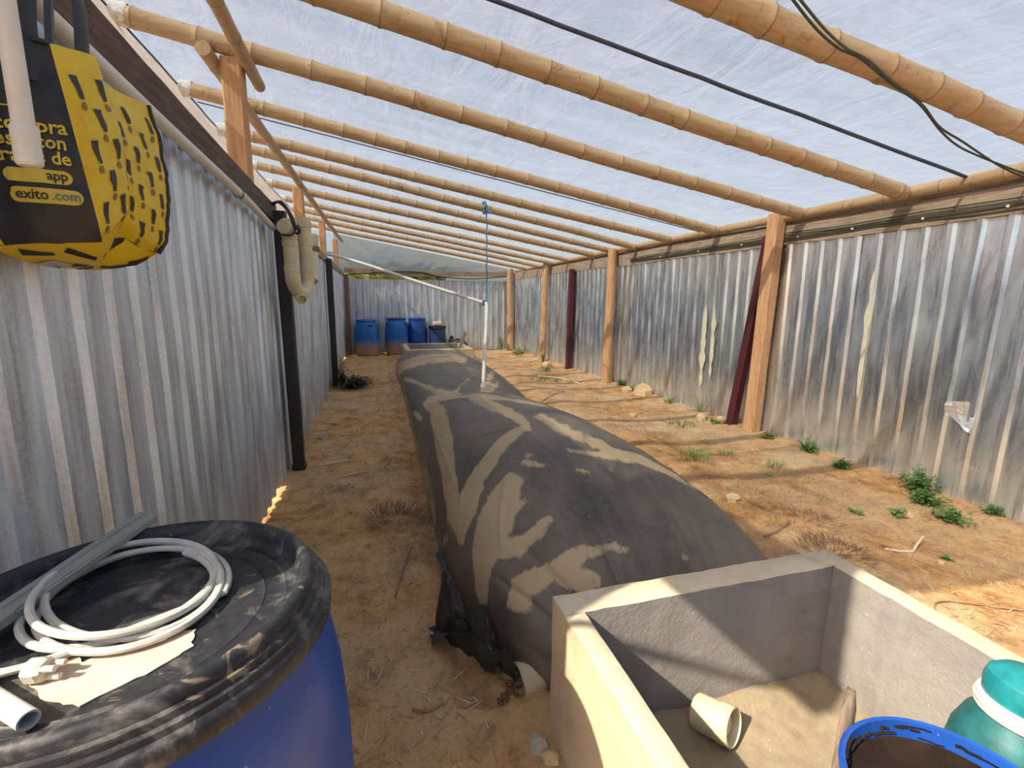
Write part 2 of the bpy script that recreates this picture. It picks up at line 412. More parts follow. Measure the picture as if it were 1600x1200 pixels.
def bag_mat():
    t = NT('dusty_black_geomembrane')
    at = t.n('ShaderNodeAttribute', attribute_name='dust'); d = at.outputs['Fac']
    cl, fine, wr = t.noise(1.3, 4, .6, dist=.4), t.noise(34, 5, .7), t.noise(5, 5, .6, (1.6, .5, 1))
    thin = t.math('MULTIPLY', t.ramp(t.math('ADD', cl, t.math('MULTIPLY', t.math('SUBTRACT', wr, .5), .7)), [(.24, .0), (.62, 1.0)]), .72)
    stk = t.ramp(t.noise(7, 6, .65, (2.4, .22, 1.5), .5), [(.52, 0.0), (.70, .75)])
    thin = t.math('MAXIMUM', thin, t.math('MULTIPLY', stk, .8))
    base = t.ramp(fine, [(.3, (.022, .021, .021)), (.7, (.040, .038, .036))])
    base = t.mix(thin, base, (.20, .155, .11))
    th = t.math('ADD', t.math('ADD', t.math('MULTIPLY', d, .74), t.math('MULTIPLY', t.math('SUBTRACT', fine, .5), .55)), t.math('MULTIPLY', t.math('SUBTRACT', t.noise(9, 6, .7, (1.6, .45, 1), .8), .5), 1.25))
    cover = t.ramp(th, [(.30, 0.0), (.56, 1.0)])
    cr = t.ramp(t.noise(24, 5, .7, (1, .35, 1), 1.4), [(.28, .55), (.36, 0.0)])
    cover = t.math('SUBTRACT', cover, t.math('MULTIPLY', cr, cover))
    c = t.mix(t.math('MULTIPLY', cover, .88), base, t.ramp(cl, [(.3, (.40, .295, .165)), (.7, (.52, .39, .23))]))
    sp = t.math('MULTIPLY', t.ramp(t.noise(120, 2), [(.68, 0.0), (.73, 1.0)]), .4)
    c = t.mix(sp, c, (.45, .43, .40))
    t.set(c, t.math('ADD', .30, t.math('MULTIPLY', t.math('MAXIMUM', cover, thin), .40)), 0, .5)
    t.bump(t.math('ADD', wr, t.math('MULTIPLY', fine, .12)), .25, .03); return t.mat
GEO = bag_mat()
GEO_EDGE = simple('black_membrane_fold', (.024, .027, .027), .4, 0, .5, 14, .3)

# ================================================================== THE SETTING
XL, YB = -.815, 14.75
def xr(y): return 4.41-.0125*(y-2)
def bumpz(x, y):
    z = .022*nz(x*.9, y*.9, 3)+.009*nz(x*2.7, y*2.7, 5)+.009*nz(x*8, y*8, 9)+.009*nz(x*21, y*21, 2)
    z += .045*math.exp(-((x-2.75)/.28)**2)*min(1, max(0, (y-1.2)/.8))*(1 if y < 12 else 0)
    z += .05*max(0, min(1, (x-3.6)/.7))
    if y > 1.6: z -= .05*math.exp(-((x-.33)/.07)**2)
    return z
def lin(a, b, n): return [a+(b-a)*i/(n-1) for i in range(n)]
xs = [-3.0, -2.2, -1.6, -1.2, -1.0]+lin(-.9, 4.5, 216)+[4.7, 5.0, 5.6, 6.5]
ys = [-3.0, -2, -1.2, -.6]+lin(-.3, 5, 190)+lin(5.05, 9, 70)+lin(9.08, 15, 60)+[15.6, 16.5, 18]
fm = MB().grid(lambda x, y: (x, y, bumpz(x, y)), xs, ys)
floor = fm.build('floor', SOIL, angle=None, loc=(0, 0, 0)); tag(floor, kind='structure')
gm = MB().grid(lambda x, y: (x, y, -.12+.03*nz(x*.3, y*.3)), lin(-40, 40, 30), lin(-40, 50, 30))
tag(gm.build('ground', SOIL, angle=None, loc=(0, 0, 0)), kind='structure')

def profile(t, per=.19, flat=.11, sl=.02):
    """how far a trapezoid rib stands out at t, 0..1"""
    u = t % per
    if u < flat: return 0.0
    if u < flat+sl: return (u-flat)/sl
    if u < per-sl: return 1.0
    return (per-u)/sl
def knots(t0, t1, per=.19, flat=.125, sl=.014):
    out = {t0, t1}; k = math.floor(t0/per)-1
    while k*per < t1:
        for d in (0, flat*.5, flat, flat+sl, per-sl):
            t = k*per+d
            if t0 < t < t1: out.add(round(t, 5))
        k += 1
    return sorted(out)
def sheet(parent, mat, P, t0, t1, zb, zt, seed, depth=.022, per=.19, lean=0.0, dents=()):
    """P(t, d, z) is the point at t along the wall, d in front of it"""
    ts = knots(t0, t1, per, per*.58, per*.11); zs = lin(0, 1, 16)
    def fn(t, q):
        tb = zb+.03*nz(t*1.3, seed, 1); tp = (zt(t) if callable(zt) else zt)+.02*nz(t*.8, seed, 4)
        z = tb+(tp-tb)*q
        d = depth*profile(t, per, per*.58, per*.11)+.007*nz(t*2.2, z*1.1, seed)+.002*nz(t*9, z*5, seed+3)+.004*(seed % 2)+lean*(1-q)
        for (dt, dz, rr, amt) in dents:
            e = ((t-dt)**2+(z-dz)**2)/(rr*rr)
            if e < 4: d += amt*math.exp(-e)*(1+.6*nz(t*30, z*30))
        return P(t, d, z)
    m = MB().grid(fn, ts, zs)
    return m.build('corrugated_sheet', mat, parent, angle=20)

def beam_z(y): return interp([.2, 1.7, 2.3, 3.0, 4.6, 8.0, 14.7], [2.47, 2.345, 2.315, 2.29, 2.255, 2.27, 2.27], y)
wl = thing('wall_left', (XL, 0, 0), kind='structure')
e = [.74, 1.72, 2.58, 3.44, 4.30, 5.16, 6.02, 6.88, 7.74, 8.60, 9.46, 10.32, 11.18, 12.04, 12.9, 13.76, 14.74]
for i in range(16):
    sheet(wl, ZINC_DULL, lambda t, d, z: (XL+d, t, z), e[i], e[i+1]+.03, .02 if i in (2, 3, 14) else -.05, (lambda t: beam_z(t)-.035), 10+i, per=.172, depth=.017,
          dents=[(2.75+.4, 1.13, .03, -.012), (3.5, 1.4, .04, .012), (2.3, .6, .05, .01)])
wr_ = thing('wall_right', (xr(2), 0, 0), kind='structure')
e = [.70, 1.62, 2.60, 3.52, 4.44, 5.36, 6.22, 7.14, 8.06, 8.98, 9.90, 10.82, 11.74, 12.66, 13.58, 14.72]
for i in range(15):
    dn = [(2.02, .95, .05, .03), (4.05, .98, .03, .02), (3.62, 1.03, .03, .02), (3.2, 1.0, .03, .02), (4.0, .35, .03, .02)]
    dn += [(12+.17*k, 1.05-.07*(k % 3), .03, .02) for k in range(8)]+[(10.3+.2*k, .95+.1*(k % 2), .03, .02) for k in range(5)]
    sheet(wr_, ZINC, lambda t, d, z: (xr(t)-d-(.05 if t < 2.62 else 0)*(1-z/2.3), t, z), e[i], e[i+1]+(.0 if i == 1 else .03), .0 if i > 1 else .03, 2.21, 40+i, lean=.04 if i == 1 else 0, dents=dn)
# a torn, crumpled flap of the second sheet
def flap(u, v):
    y = 2.60-u*.27; z = .80-v*.24*(.5+.8*u)+.03*u
    return (xr(y)-.085-.016*math.sin(u*6+v*4)-.02*abs(nz(u*5, v*5))-.02*v*u, y, z)
fl = MB().grid(flap, lin(0, .75, 14), lin(0, .9, 12)).build('torn_flap', TORN, wr_, angle=12); fl['label'] = 'bright torn flap of metal'
# flaking cream paint on one sheet
for (y0, z0, hh, ww, sd) in ((5.58, .95, 1.15, .06, 1), (5.40, 1.0, .95, .045, 4), (3.36, 1.25, 1.2, .03, 7)):
    def pf(u, v):
        z = z0+(v-.5)*hh; k = max(.12, .75+.9*nz(v*7, sd)) * (1-abs(2*v-1)**4)
        y = y0+(u-.5)*ww*k*2
        return (xr(y)-.0295-.004*((y0 > 5)), y, z)
    MB().grid(pf, lin(0, 1, 4), lin(0, 1, 40)).build('paint_flake', simple('cream_paint', (.60, .56, .42), .8, 0, .15, 20, .2), wr_)
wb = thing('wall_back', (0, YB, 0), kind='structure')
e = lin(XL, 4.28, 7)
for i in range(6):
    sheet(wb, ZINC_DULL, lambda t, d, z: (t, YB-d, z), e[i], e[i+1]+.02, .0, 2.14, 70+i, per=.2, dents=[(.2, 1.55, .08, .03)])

# unseen front wall added behind the viewer to hold back sky light
wf = thing('wall_front_added', (1.8, -1.7, 0), kind='structure')
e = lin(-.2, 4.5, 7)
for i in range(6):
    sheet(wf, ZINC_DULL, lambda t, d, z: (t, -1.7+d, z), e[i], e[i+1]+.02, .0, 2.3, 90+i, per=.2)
# ---- film roof: sheet over the rafters, falling to the right
def zroof(x): return 3.245-.165*x
RY = [2.12, 3.13, 4.16, 5.42, 6.45, 7.12, 7.95, 9.05, 10.3, 11.3, 12.3, 13.5]
def filmz(x, y):
    k = min(abs(y-r) for r in RY)
    return zroof(x)-.035*min(1, k/.45)**2*(1 if y > .9 else .4)+.012*nz(x*1.5, y*4.5, 1)+.006*nz(x*5, y*9, 4)
m = MB().grid(lambda x, y: (x, y, filmz(x, y)), lin(-1.66, 4.62, 90), lin(.32, 14.9, 210))
ceil = m.build('ceiling', FILM, angle=None, loc=(0, 0, 0)); tag(ceil, kind='structure')
def skirt(u, v):
    y = v; a = Vector((-.86, y, beam_z(y)-.01)); b = Vector((-1.66, y, filmz(-1.66, y)))
    p = a.lerp(b, u); n = .03*nz(u*3, y*1.5, 7)+.02*nz(u*6, y*5, 2)-.06*math.sin(PI*u)
    return (p.x+n, p.y, p.z-.5*n)
MB().grid(skirt, lin(0, 1, 14), lin(.22, 14.9, 120)).build('side_film', FILM_SIDE, ceil, angle=None)
MB().grid(lambda u, y: (4.62-.10*u+.02*nz(u*3, y*3), y, filmz(4.62, y)-.30*u), lin(0, 1, 5), lin(.32, 14.9, 100)).build('eave_film', FILM_SIDE, ceil, angle=None)
def gable(u, v):
    x = -1.0+5.45*u; z0, z1 = 2.30, zroof(x)-.02
    return (x, 14.82-.06*math.sin(PI*v)+.05*nz(u*9, v*3, 2)+.03*nz(u*22, v*6, 5), z0+(z1-z0)*v)
MB().grid(gable, lin(0, 1, 80), lin(0, 1, 16)).build('gable_film', FILM_GABLE, ceil, angle=None)
# hem cord along the left eave
hem = MB().tube([(-1.60+.01*nz(y, 1), y, zroof(-1.60)-.075+.02*nz(y*2, 0)) for y in lin(.6, 14.8, 60)], .008, 6).build('hem_cord', CABLE_K, ceil)
# two flat straps running under the film
for nm, y, r, lab in (('strap', 2.70, .012, None), ('strap', 5.76, .006, None)):
    pth = [(x, y+.01*nz(x*2, y), zroof(x)-.055+.004*nz(x*5, 3)) for x in lin(-1.58, 4.4, 40)]
    MB().tube(pth, r, 8).build(nm, STRAP, ceil)

# ================================================================== FRAME: posts, beams, poles, rafters
def bamboo(name, p0, p1, r, mats, label, group, seed, gap=.33, bend=.03, cat='bamboo pole', taper=.9):
    a, b = Vector(p0), Vector(p1); L = (b-a).length; rnd = random.Random(seed)
    st = [0.0]; nodes = []; s = rnd.uniform(.05, gap)
    while s < L-.03: nodes.append(s); s += gap*rnd.uniform(.85, 1.12)
    S = [(0.0, 1.0, 0)]
    for q in nodes: S += [(q-.05, 1.0, 0), (q-.012, 1.04, 0), (q-.006, 1.085, 1), (q+.004, 1.085, 0), (q+.016, 1.03, 0), (q+.05, .995, 0)]
    S.append((L, 1.0, 0)); S = sorted(x for x in S if 0 <= x[0] <= L)
    d = (b-a).normalized(); side = d.cross(Vector((0, 0, 1))).normalized(); upv = side.cross(d)
    pth, R, mk = [], [], []
    for q, k, mm in S:
        t = q/L
        pth.append(a+d*q+side*(bend*nz(t*2.2, seed)+.4*bend*nz(t*6, seed+3))+upv*(bend*.6*nz(t*2.4, seed+9)-bend*.3*nz(0, seed+9)))
        R.append(r*k*(1+(taper-1)*t)); mk.append(mm)
    m = MB().tube(pth, R, 16, True, 0, lambda i: 1 if mk[i] else 0)
    # hollow-looking cut ends
    o = m.build(name, mats, smooth=True, angle=50)
    return tag(o, label, cat, group)
def rafter_z(x): return 3.163-.165*x
order = ['nearest the camera, thick one crossed by dark wires', 'second from the front, thick and mottled', 'third from the front, resting over the first tall post',
         'fourth from the front, with wrapped left end', 'fifth from the front, above the strap', 'sixth from the front, with the blue rope tied to it',
         'seventh from the front, just behind the roped one', 'eighth from the front, dark and weathered', 'ninth from the front', 'tenth from the front',
         'eleventh from the front', 'last before the back wall film']
RR = [.072, .068, .064, .062, .060, .058, .056, .060, .052, .052, .052, .052]
for i, y in enumerate(RY):
    yl = y-(.07 if i in (3, 5) else 0); yr_ = y+(.28 if i in (5, 6) else 0)-(.06 if i == 0 else 0)
    x0, x1 = -1.57+.05*nz(i, 2), 4.27
    o = bamboo('bamboo_rafter', (x0, yl, rafter_z(x0)), (x1, yr_, rafter_z(x1)), RR[i], [BAMX, NODE],
               'bamboo roof rafter '+order[i], 'bamboo rafters under the film roof', 100+i, .34+.02*(i % 3), .035, 'rafter')
    if i > 0:
        wp = MB().lathe([(RR[i]*1.01, .07), (RR[i]*1.12, .05), (RR[i]*1.06, .02), (RR[i]*1.14, -.02), (RR[i]*.8, -.04), (0, -.045)], 14,
                        frame((x0, yl, rafter_z(x0)), (1, 0, -.165)), jit=.25)
        wp.build('end_wrap', WRAP, o, angle=25)
bamboo('bamboo_purlin', (4.345, .6, 2.475), (4.30, 14.6, 2.455), .052, [BAMY, NODE], 'long bamboo purlin along the top of the right wall posts', None, 300, .42, .035, 'purlin', .8)
bamboo('bamboo_pole', (-.775, .7, 3.215), (-.79, 4.48, 3.19), .047, [BAMY, NODE], 'dark bamboo pole ending freely beside the first tall left post', 'bamboo poles along the left post tops', 311, .4, .015)
bamboo('bamboo_pole', (-1.05, 4.05, 3.235), (-.885, 11.5, 3.19), .050, [BAMY, NODE], 'bamboo pole whose round cut end shows behind the first tall left post', 'bamboo poles along the left post tops', 312, .4, .02)
bamboo('bamboo_pole', (-.90, 11.25, 3.20), (-.775, 14.7, 3.17), .046, [BAMY, NODE], 'last bamboo pole along the left, near the back wall', 'bamboo poles along the left post tops', 313, .4, .02)

def square_post(name, base, top, wx, wy, mat, label, group, seed, z0=-.05, cat='post'):
    b, t = Vector(base), Vector(top); m = MB(); n = 14; vs = []; fs = []
    for i in range(n):
        q = i/(n-1); c = b.lerp(t, q); k = 1+.03*nz(q*4, seed)
        hx, hy = wx/2*k, wy/2*k; ch = min(hx, hy)*.22
        for px_, py_ in ((-hx+ch, -hy), (hx-ch, -hy), (hx, -hy+ch), (hx, hy-ch), (hx-ch, hy), (-hx+ch, hy), (-hx, hy-ch), (-hx, -hy+ch)):
            vs.append((c.x+px_+.004*nz(q*5, px_*30, seed), c.y+py_+.004*nz(q*5, py_*30, seed), c.z))
    for i in range(n-1):
        for j in range(8):
            k = (j+1) % 8; fs.append((i*8+j, i*8+k, i*8+8+k, i*8+8+j))
    fs += [tuple(range(7, -1, -1)), tuple((n-1)*8+j for j in range(8))]
    return tag(m.add(vs, fs).build(name, mat, angle=30), label, cat, group)
def log_post(name, base, top, r, mat, label, group, seed, rough=.08):
    b, t = Vector(base), Vector(top); n = 26; pth = []; R = []
    for i in range(n):
        q = i/(n-1); pth.append(b.lerp(t, q)+Vector((.02*nz(q*2, seed), .02*nz(q*2, seed+5), 0))); R.append(r*(1.08-.16*q)*(1+rough*nz(q*9, seed)))
    m = MB().tube(pth, R, 14)
    for v in m.v: 
        s_ = .006*nz(v.x*25, v.y*25, v.z*6+seed); v.x += s_; v.y += s_
    return tag(m.build(name, mat, angle=40), label, 'post', group)
GR = 'wooden posts along the right wall'
square_post('timber_post', (4.27, 4.52, -.05), (4.27, 4.44, 2.50), .13, .15, PINE, 'squared orange pine post beside the big maroon post on the right', GR, 1)
log_post('timber_post', (4.165, 8.05, -.05), (4.18, 8.05, 2.47), .085, PINE, 'smooth round pale post midway along the right wall', GR, 2, .03)
log_post('timber_post', (4.05, 11.35, -.05), (4.13, 11.38, 2.47), .085, BARK, 'knobbly brown log post third along the right wall', GR, 3, .12)
log_post('timber_post', (4.10, 14.45, -.05), (4.08, 14.5, 2.5), .10, BARK, 'rough bark log post in the far right corner', GR, 4, .12)
def steel_post(base, top, w, mat, label, group, sd):
    o = square_post('steel_post', base, top, w, w, mat, label, group, sd)
    MB().bevbox((base[0], base[1], .03), (w*1.15, w*1.15, .05), .006).build('foot_plate', mat, o)
    return o
steel_post((4.25, 4.84, -.03), (4.30, 4.55, 2.28), .105, MAROON, 'leaning maroon steel post beside the orange pine post', 'maroon steel posts along the right wall', 5)
steel_post((4.20, 10.0, -.03), (4.23, 10.0, 2.24), .115, MAROON, 'upright maroon steel post between two far wooden posts', 'maroon steel posts along the right wall', 6)
bp = steel_post((-.715, 4.60, -.03), (-.715, 4.50, 2.26), .10, BLACKSTEEL, 'near black steel post on the left, behind the cream drain trap', 'black steel posts along the left wall', 7)
pl = MB().bevbox((-.662, 4.50, 2.02), (.006, .055, .12), .004).build('bright_tab', STEELBRIGHT, bp); pl['label'] = 'small bright metal tab'
steel_post((-.715, 9.1, -.03), (-.715, 9.1, 2.24), .105, BLACKSTEEL, 'far black steel post on the left, beside the dark shrub', 'black steel posts along the left wall', 8)
square_post('timber_post', (-.70, 14.35, -.05), (-.70, 14.40, 2.24), .12, .12, wood_mat('red_brown_post', (.12, .06, .04), (.28, .17, .12), (.38, .25, .18)), 'reddish brown post in the far left corner', 'posts in the far corners', 9)
TG = 'tall wooden posts behind the left wall'
square_post('tall_post', (-.92, 4.24, -.1), (-.91, 4.22, 3.245), .14, .14, PINE, 'first tall square pine post behind the left wall, nearest', TG, 11)
square_post('tall_post', (-.98, 8.05, -.1), (-1.0, 8.0, 3.15), .14, .14, PINE, 'second tall pine post behind the left wall', TG, 12)
square_post('tall_post', (-1.0, 11.4, -.1), (-.99, 11.35, 3.15), .13, .13, PINE, 'third tall pine post behind the left wall', TG, 13)
square_post('tall_post', (-.93, 14.2, -.1), (-.93, 14.1, 3.13), .13, .13, PINE, 'last tall pine post near the back left corner', TG, 14)

# beams on the wall tops
def plank(path, w, h, mat, name, label, seed, cat='beam', group=None, tilt=0):
    m = MB(); vs = []; fs = []; n = len(path)
    for i, p in enumerate(path):
        p = Vector(p); a = Vector(path[max(0, i-1)]); b = Vector(path[min(n-1, i+1)]); d = (b-a); d.z = 0; d.normalize()
        s = Vector((d.y, -d.x, 0)); k = 1+.06*nz(i*.37, seed)
        for q, zz in ((-1, -1), (1, -1), (1, 1), (-1, 1)):
            vs.append(p+s*(w/2*q)+Vector((0, 0, h/2*zz*k+tilt*q))+s*.006*nz(i*.9, q, seed))
    for i in range(n-1):
        for j in range(4):
            k = (j+1) % 4; fs.append((i*4+j, i*4+k, i*4+4+k, i*4+4+j))
    fs += [(3, 2, 1, 0), tuple((n-1)*4+j for j in range(4))]
    return tag(m.add(vs, fs).build(name, mat, smooth=True, angle=30), label, cat, group)
plank([(-.80, y, beam_z(y)) for y in lin(.22, 4.62, 30)], .09, .135, DARKWOOD, 'timber_beam', 'dark brown beam on top of the near left wall', 1)
plank([(-.80, y, beam_z(y)-.01) for y in lin(4.66, 14.6, 30)], .07, .11, OLDWOOD, 'timber_beam', 'weathered beam on top of the far left wall', 2)
plank([(xr(y)-.01, y, 2.275+.02*nz(y*.7, 2)) for y in lin(.6, 7.9, 40)], .05, .20, OLDWOOD, 'timber_beam', 'weathered grey board above the near right wall, with wires', 3)
plank([(xr(y)-.01, y, 2.285+.02*nz(y*.7, 2)) for y in lin(7.92, 14.6, 30)], .05, .18, OLDWOOD, 'timber_beam', 'weathered grey board above the far right wall', 4)
plank([(xr(y)+.08, y, 2.40+.02*nz(y*.9, 6)) for y in lin(.6, 14.5, 40)], .10, .06, OLDWOOD, 'wall_plate', 'thin rough plank lying over the right wall board', 5)
plank([(x, 14.66+.01*nz(x, 3), 2.315+.05*(abs(x-1.7)/2.5)**2+.01*nz(x*2, 1)) for x in lin(-.75, 4.2, 30)], .05, .15, OLDWOODX, 'timber_beam', 'weathered beam across the top of the back wall', 6)
# unseen boards added above the beam to keep sun off the tank
for k in range(4):
    tag(MB().bevbox((-.815, .74, 2.56+.20*k), (.022, 1.04, .195), .004).build('sun_block_board', OLDWOOD), ['lowest', 'second', 'third', 'topmost'][k]+' unseen board added to block sunlight above the front left beam', 'board', 'added boards above the front left beam')
# a slanting brace at the open front corner
bamboo('bamboo_brace', (-.80, .76, 1.85), (-.80, .26, 2.50), .014, [BAMY, NODE], 'thin slanting bamboo brace at the open front left corner', None, 420, .3, .005, 'brace')

# ---- wires
def wire(name, paths, r, mat, label, cat='wire', per=8, clips=None):
    o = None
    root = thing(name, paths[0][0], label, cat)
    for p in paths: MB().tube(spline(p, per), r, 7).build('strand', mat, root)
    for c in clips or []: MB().bevbox(c, (.014, .02, .022), .004).build('cable_clip', PVC_W, root)
    return root
wire('hanging_wire', [[(1.712, 1.824, 2.798), (1.954, 1.915, 2.758), (2.143, 1.961, 2.726), (2.291, 1.966, 2.702), (2.579, 2.029, 2.654), (2.87, 2.082, 2.606), (3.237, 2.206, 2.546), (3.512, 2.27, 2.501), (3.8, 2.281, 2.453), (4.152, 2.281, 2.40), (4.36, 2.3, 2.41)],
                      [(1.736, 1.809, 2.793), (1.981, 1.897, 2.753), (2.169, 1.944, 2.722), (2.333, 1.957, 2.695), (2.603, 2.026, 2.65), (2.877, 2.077, 2.605), (3.179, 2.178, 2.555), (3.454, 2.22, 2.51), (3.914, 2.292, 2.434), (4.303, 2.356, 2.40)]],
     .006, CABLE_G, 'pair of thin dark wires looping over the nearest rafter', 'wire')
wp = []
for k in range(4):
    wp.append([(xr(y)-.043-.004*k, y, 2.215+.022*k+.02*nz(y*1.1, k)-.006*math.sin(y*3+k)) for y in lin(.7, 7.6, 22)])
wire('wire_bundle', wp, .006, CABLE_G, 'bundle of dark green wires clipped along the right board', 'wire', 3,
     [(xr(y)-.052, y, 2.235) for y in (1.9, 2.45, 3.0, 3.6, 4.2, 5.0, 5.8, 6.7)])
wire('back_cable', [[(x, 14.61, 2.30+.06*math.sin(x*1.7)-.05*(x > 1.5)) for x in lin(-.65, 4.0, 14)]], .016, CABLE_K, 'black cable sagging along the back beam', 'cable', 4)

# ================================================================== BIODIGESTER BAG
BY=[1.50,1.62,1.85,2.3,3.0,4.2,4.9,5.7,6.8,8.5,10.0,11.0,11.6,11.95]
BH=[0.04,0.36,0.56,0.72,0.79,0.72,0.60,0.47,0.50,0.54,0.52,0.45,0.26,0.03]
BL=[0.80,0.58,0.44,0.36,0.34,0.36,0.37,0.39,0.40,0.41,0.41,0.42,0.52,0.80]
BR=[1.72,1.95,2.14,2.26,2.20,2.03,1.99,2.10,2.28,2.44,2.50,2.44,2.25,1.90]
def bag_pt(s, y):
    h, xl, xr_ = interp(BY, BH, y), interp(BY, BL, y), interp(BY, BR, y)
    a = PI*(1-s); c, sn = math.cos(a), max(0.0, math.sin(a)); xm = xl+(xr_-xl)*.47
    x = xm-(xm-xl)*abs(c)**.78 if c < 0 else xm+(xr_-xm)*abs(c)
    return (x, y, (h*sn**.72 if c < 0 else h*max(0.0, 1-c**1.6)**.85)-.02)
DUST=[[[0.213,5.738],[0.216,4.719],[0.157,3.7],[0.125,3.067],[0.092,2.665],[0.092,2.325],[0.102,2.291],[0.138,2.48],[0.18,2.804],[0.23,3.314],[0.285,4.333],[0.295,5.892]],[[0.102,2.282],[0.19,2.31],[0.236,2.449],[0.289,2.526],[0.341,2.65],[0.423,2.789],[0.43,2.928],[0.338,2.804],[0.275,2.681],[0.21,2.634],[0.138,2.557],[0.085,2.356]],[[0.439,2.912],[0.436,3.283],[0.433,3.838],[0.42,4.441],[0.377,4.055],[0.39,3.53],[0.403,3.113],[0.413,2.804]],[[0.315,2.403],[0.249,2.341],[0.184,2.255],[0.125,2.174],[0.089,2.057],[0.053,1.985],[0.076,1.922],[0.125,1.958],[0.187,1.976],[0.239,2.039],[0.289,2.138],[0.331,2.282]],[[0.171,1.976],[0.233,1.904],[0.302,1.913],[0.341,1.967],[0.338,1.994],[0.295,1.985],[0.236,1.994],[0.184,2.057]],[[0.295,2.174],[0.289,2.156],[0.279,2.111],[0.285,2.084],[0.308,2.102],[0.312,2.156]],[[0.38,2.526],[0.338,2.403],[0.4,2.282],[0.403,2.3],[0.357,2.464],[0.384,2.449]],[[0.459,3.051],[0.462,2.681],[0.485,2.449],[0.498,2.255],[0.567,2.201],[0.652,2.174],[0.728,2.093],[0.728,2.093],[0.662,2.21],[0.616,2.403],[0.528,2.403],[0.502,2.572],[0.489,2.835],[0.475,3.144]],[[0.43,2.48],[0.466,2.341],[0.515,2.201],[0.528,2.264],[0.472,2.387],[0.433,2.511]],[[0.426,2.21],[0.462,2.147],[0.462,2.156],[0.433,2.246]],[[0.475,2.192],[0.495,2.138],[0.495,2.147],[0.482,2.228]],[[0.452,1.761],[0.367,1.806],[0.272,1.806],[0.174,1.851],[0.112,1.815],[0.157,1.716],[0.194,1.743],[0.269,1.743],[0.361,1.752],[0.449,1.743]],[[0.256,1.743],[0.302,1.689],[0.357,1.653],[0.38,1.689],[0.338,1.743],[0.279,1.788]],[[0.698,8.325],[0.544,6.168],[0.416,4.178],[0.413,4.008],[0.564,6.0],[0.715,8.088]],[[0.659,6.966],[0.538,5.738],[0.498,4.842],[0.656,6.729]],[[0.498,6.552],[0.407,5.66],[0.407,5.46],[0.498,6.375]],[[0.092,8.147],[0.312,5.876],[0.407,4.765],[0.446,5.599],[0.331,6.168],[0.125,8.236]],[[0.062,9.152],[0.259,8.295],[0.426,8.088],[0.541,8.0],[0.597,9.182],[0.462,9.27],[0.275,9.536],[0.049,10.334]],[[0.089,5.876],[0.138,4.95],[0.164,4.842],[0.144,5.707]],[[0.013,2.711],[0.066,2.526],[0.062,2.572],[0.013,2.742]],[[0.253,5.738],[0.341,4.749],[0.485,3.545],[0.508,3.267],[0.521,3.36],[0.495,3.684],[0.377,5.491],[0.262,5.923]],[[0.525,1.824],[0.528,1.671],[0.538,1.68],[0.531,1.833]],[[0.38,1.913],[0.452,1.922],[0.452,1.94],[0.38,1.922]]]
CREASE = [((.20, 4.9), (.16, 2.5), .018, -.012), ((.10, 2.3), (.33, 2.55), .02, -.010), ((.33, 2.55), (.43, 2.85), .02, -.012), ((.20, 2.0), (.31, 2.4), .025, -.012), ((.35, 1.98), (.24, 1.90), .02, .010),
          ((.46, 3.1), (.72, 2.1), .02, -.014), ((.52, 2.4), (.60, 3.6), .02, .012), ((.64, 2.3), (.70, 4.4), .022, -.012), ((.74, 2.2), (.82, 3.6), .02, .012), ((.50, 5.2), (.80, 6.6), .022, -.014), ((.10, 4.4), (.13, 2.9), .016, .010),
          ((.30, 6.6), (.52, 5.6), .02, .014), ((.2, 7.8), (.55, 6.4), .02, -.014), ((.5, 9.2), (.72, 7.2), .02, .014),
          ((.55, 1.66), (.54, 2.12), .045, .022), ((.40, 1.62), (.41, 1.86), .03, .02), ((.66, 1.75), (.68, 2.5), .04, .018), ((.78, 1.9), (.80, 2.9), .04, .018),
          ((.24, 5.7), (.47, 3.2), .03, -.010), ((.27, 5.5), (.66, 7.2), .03, -.012), ((.45, 4.2), (.70, 8.3), .03, -.012), ((.1, 8.2), (.42, 5.0), .03, -.012),
          ((.08, 2.3), (.30, 3.0), .03, -.008), ((.30, 3.0), (.42, 2.85), .03, -.008), ((.42, 3.5), (.60, 2.2), .03, -.008), ((.30, 1.62), (.24, 1.95), .03, .02), ((.2, 1.66), (.14, 1.95), .03, .02)]
def segd(s, y, a, b):
    k = .5 if min(a[1], b[1]) > 4.5 else 1.0
    ax, ay, bx, by, px_, py_ = a[0]*2.2, a[1]*k, b[0]*2.2, b[1]*k, s*2.2, y*k
    dx, dy = bx-ax, by-ay; t = max(0, min(1, ((px_-ax)*dx+(py_-ay)*dy)/(dx*dx+dy*dy)))
    return math.hypot(px_-ax-t*dx, py_-ay-t*dy), t
POLY = [(min(q[0] for q in P)-.02, max(q[0] for q in P)+.02, min(q[1] for q in P)-.1, max(q[1] for q in P)+.1, P) for P in DUST]
def inside(P, x, y):
    c = False; n = len(P); j = n-1
    for i in range(n):
        if (P[i][1] > y) != (P[j][1] > y) and x < (P[j][0]-P[i][0])*(y-P[i][1])/(P[j][1]-P[i][1])+P[i][0]: c = not c
        j = i
    return c
ss = lin(0, 1, 150)
ysb = lin(1.5, 2.0, 50)[:-1]+lin(2.0, 3.2, 90)[:-1]+lin(3.2, 6.2, 120)[:-1]+lin(6.2, 11.95, 100)
base_pts = [[Vector(bag_pt(s, y)) for s in ss] for y in ysb]
vs, dust = [], []
ny, ns = len(ysb), len(ss)
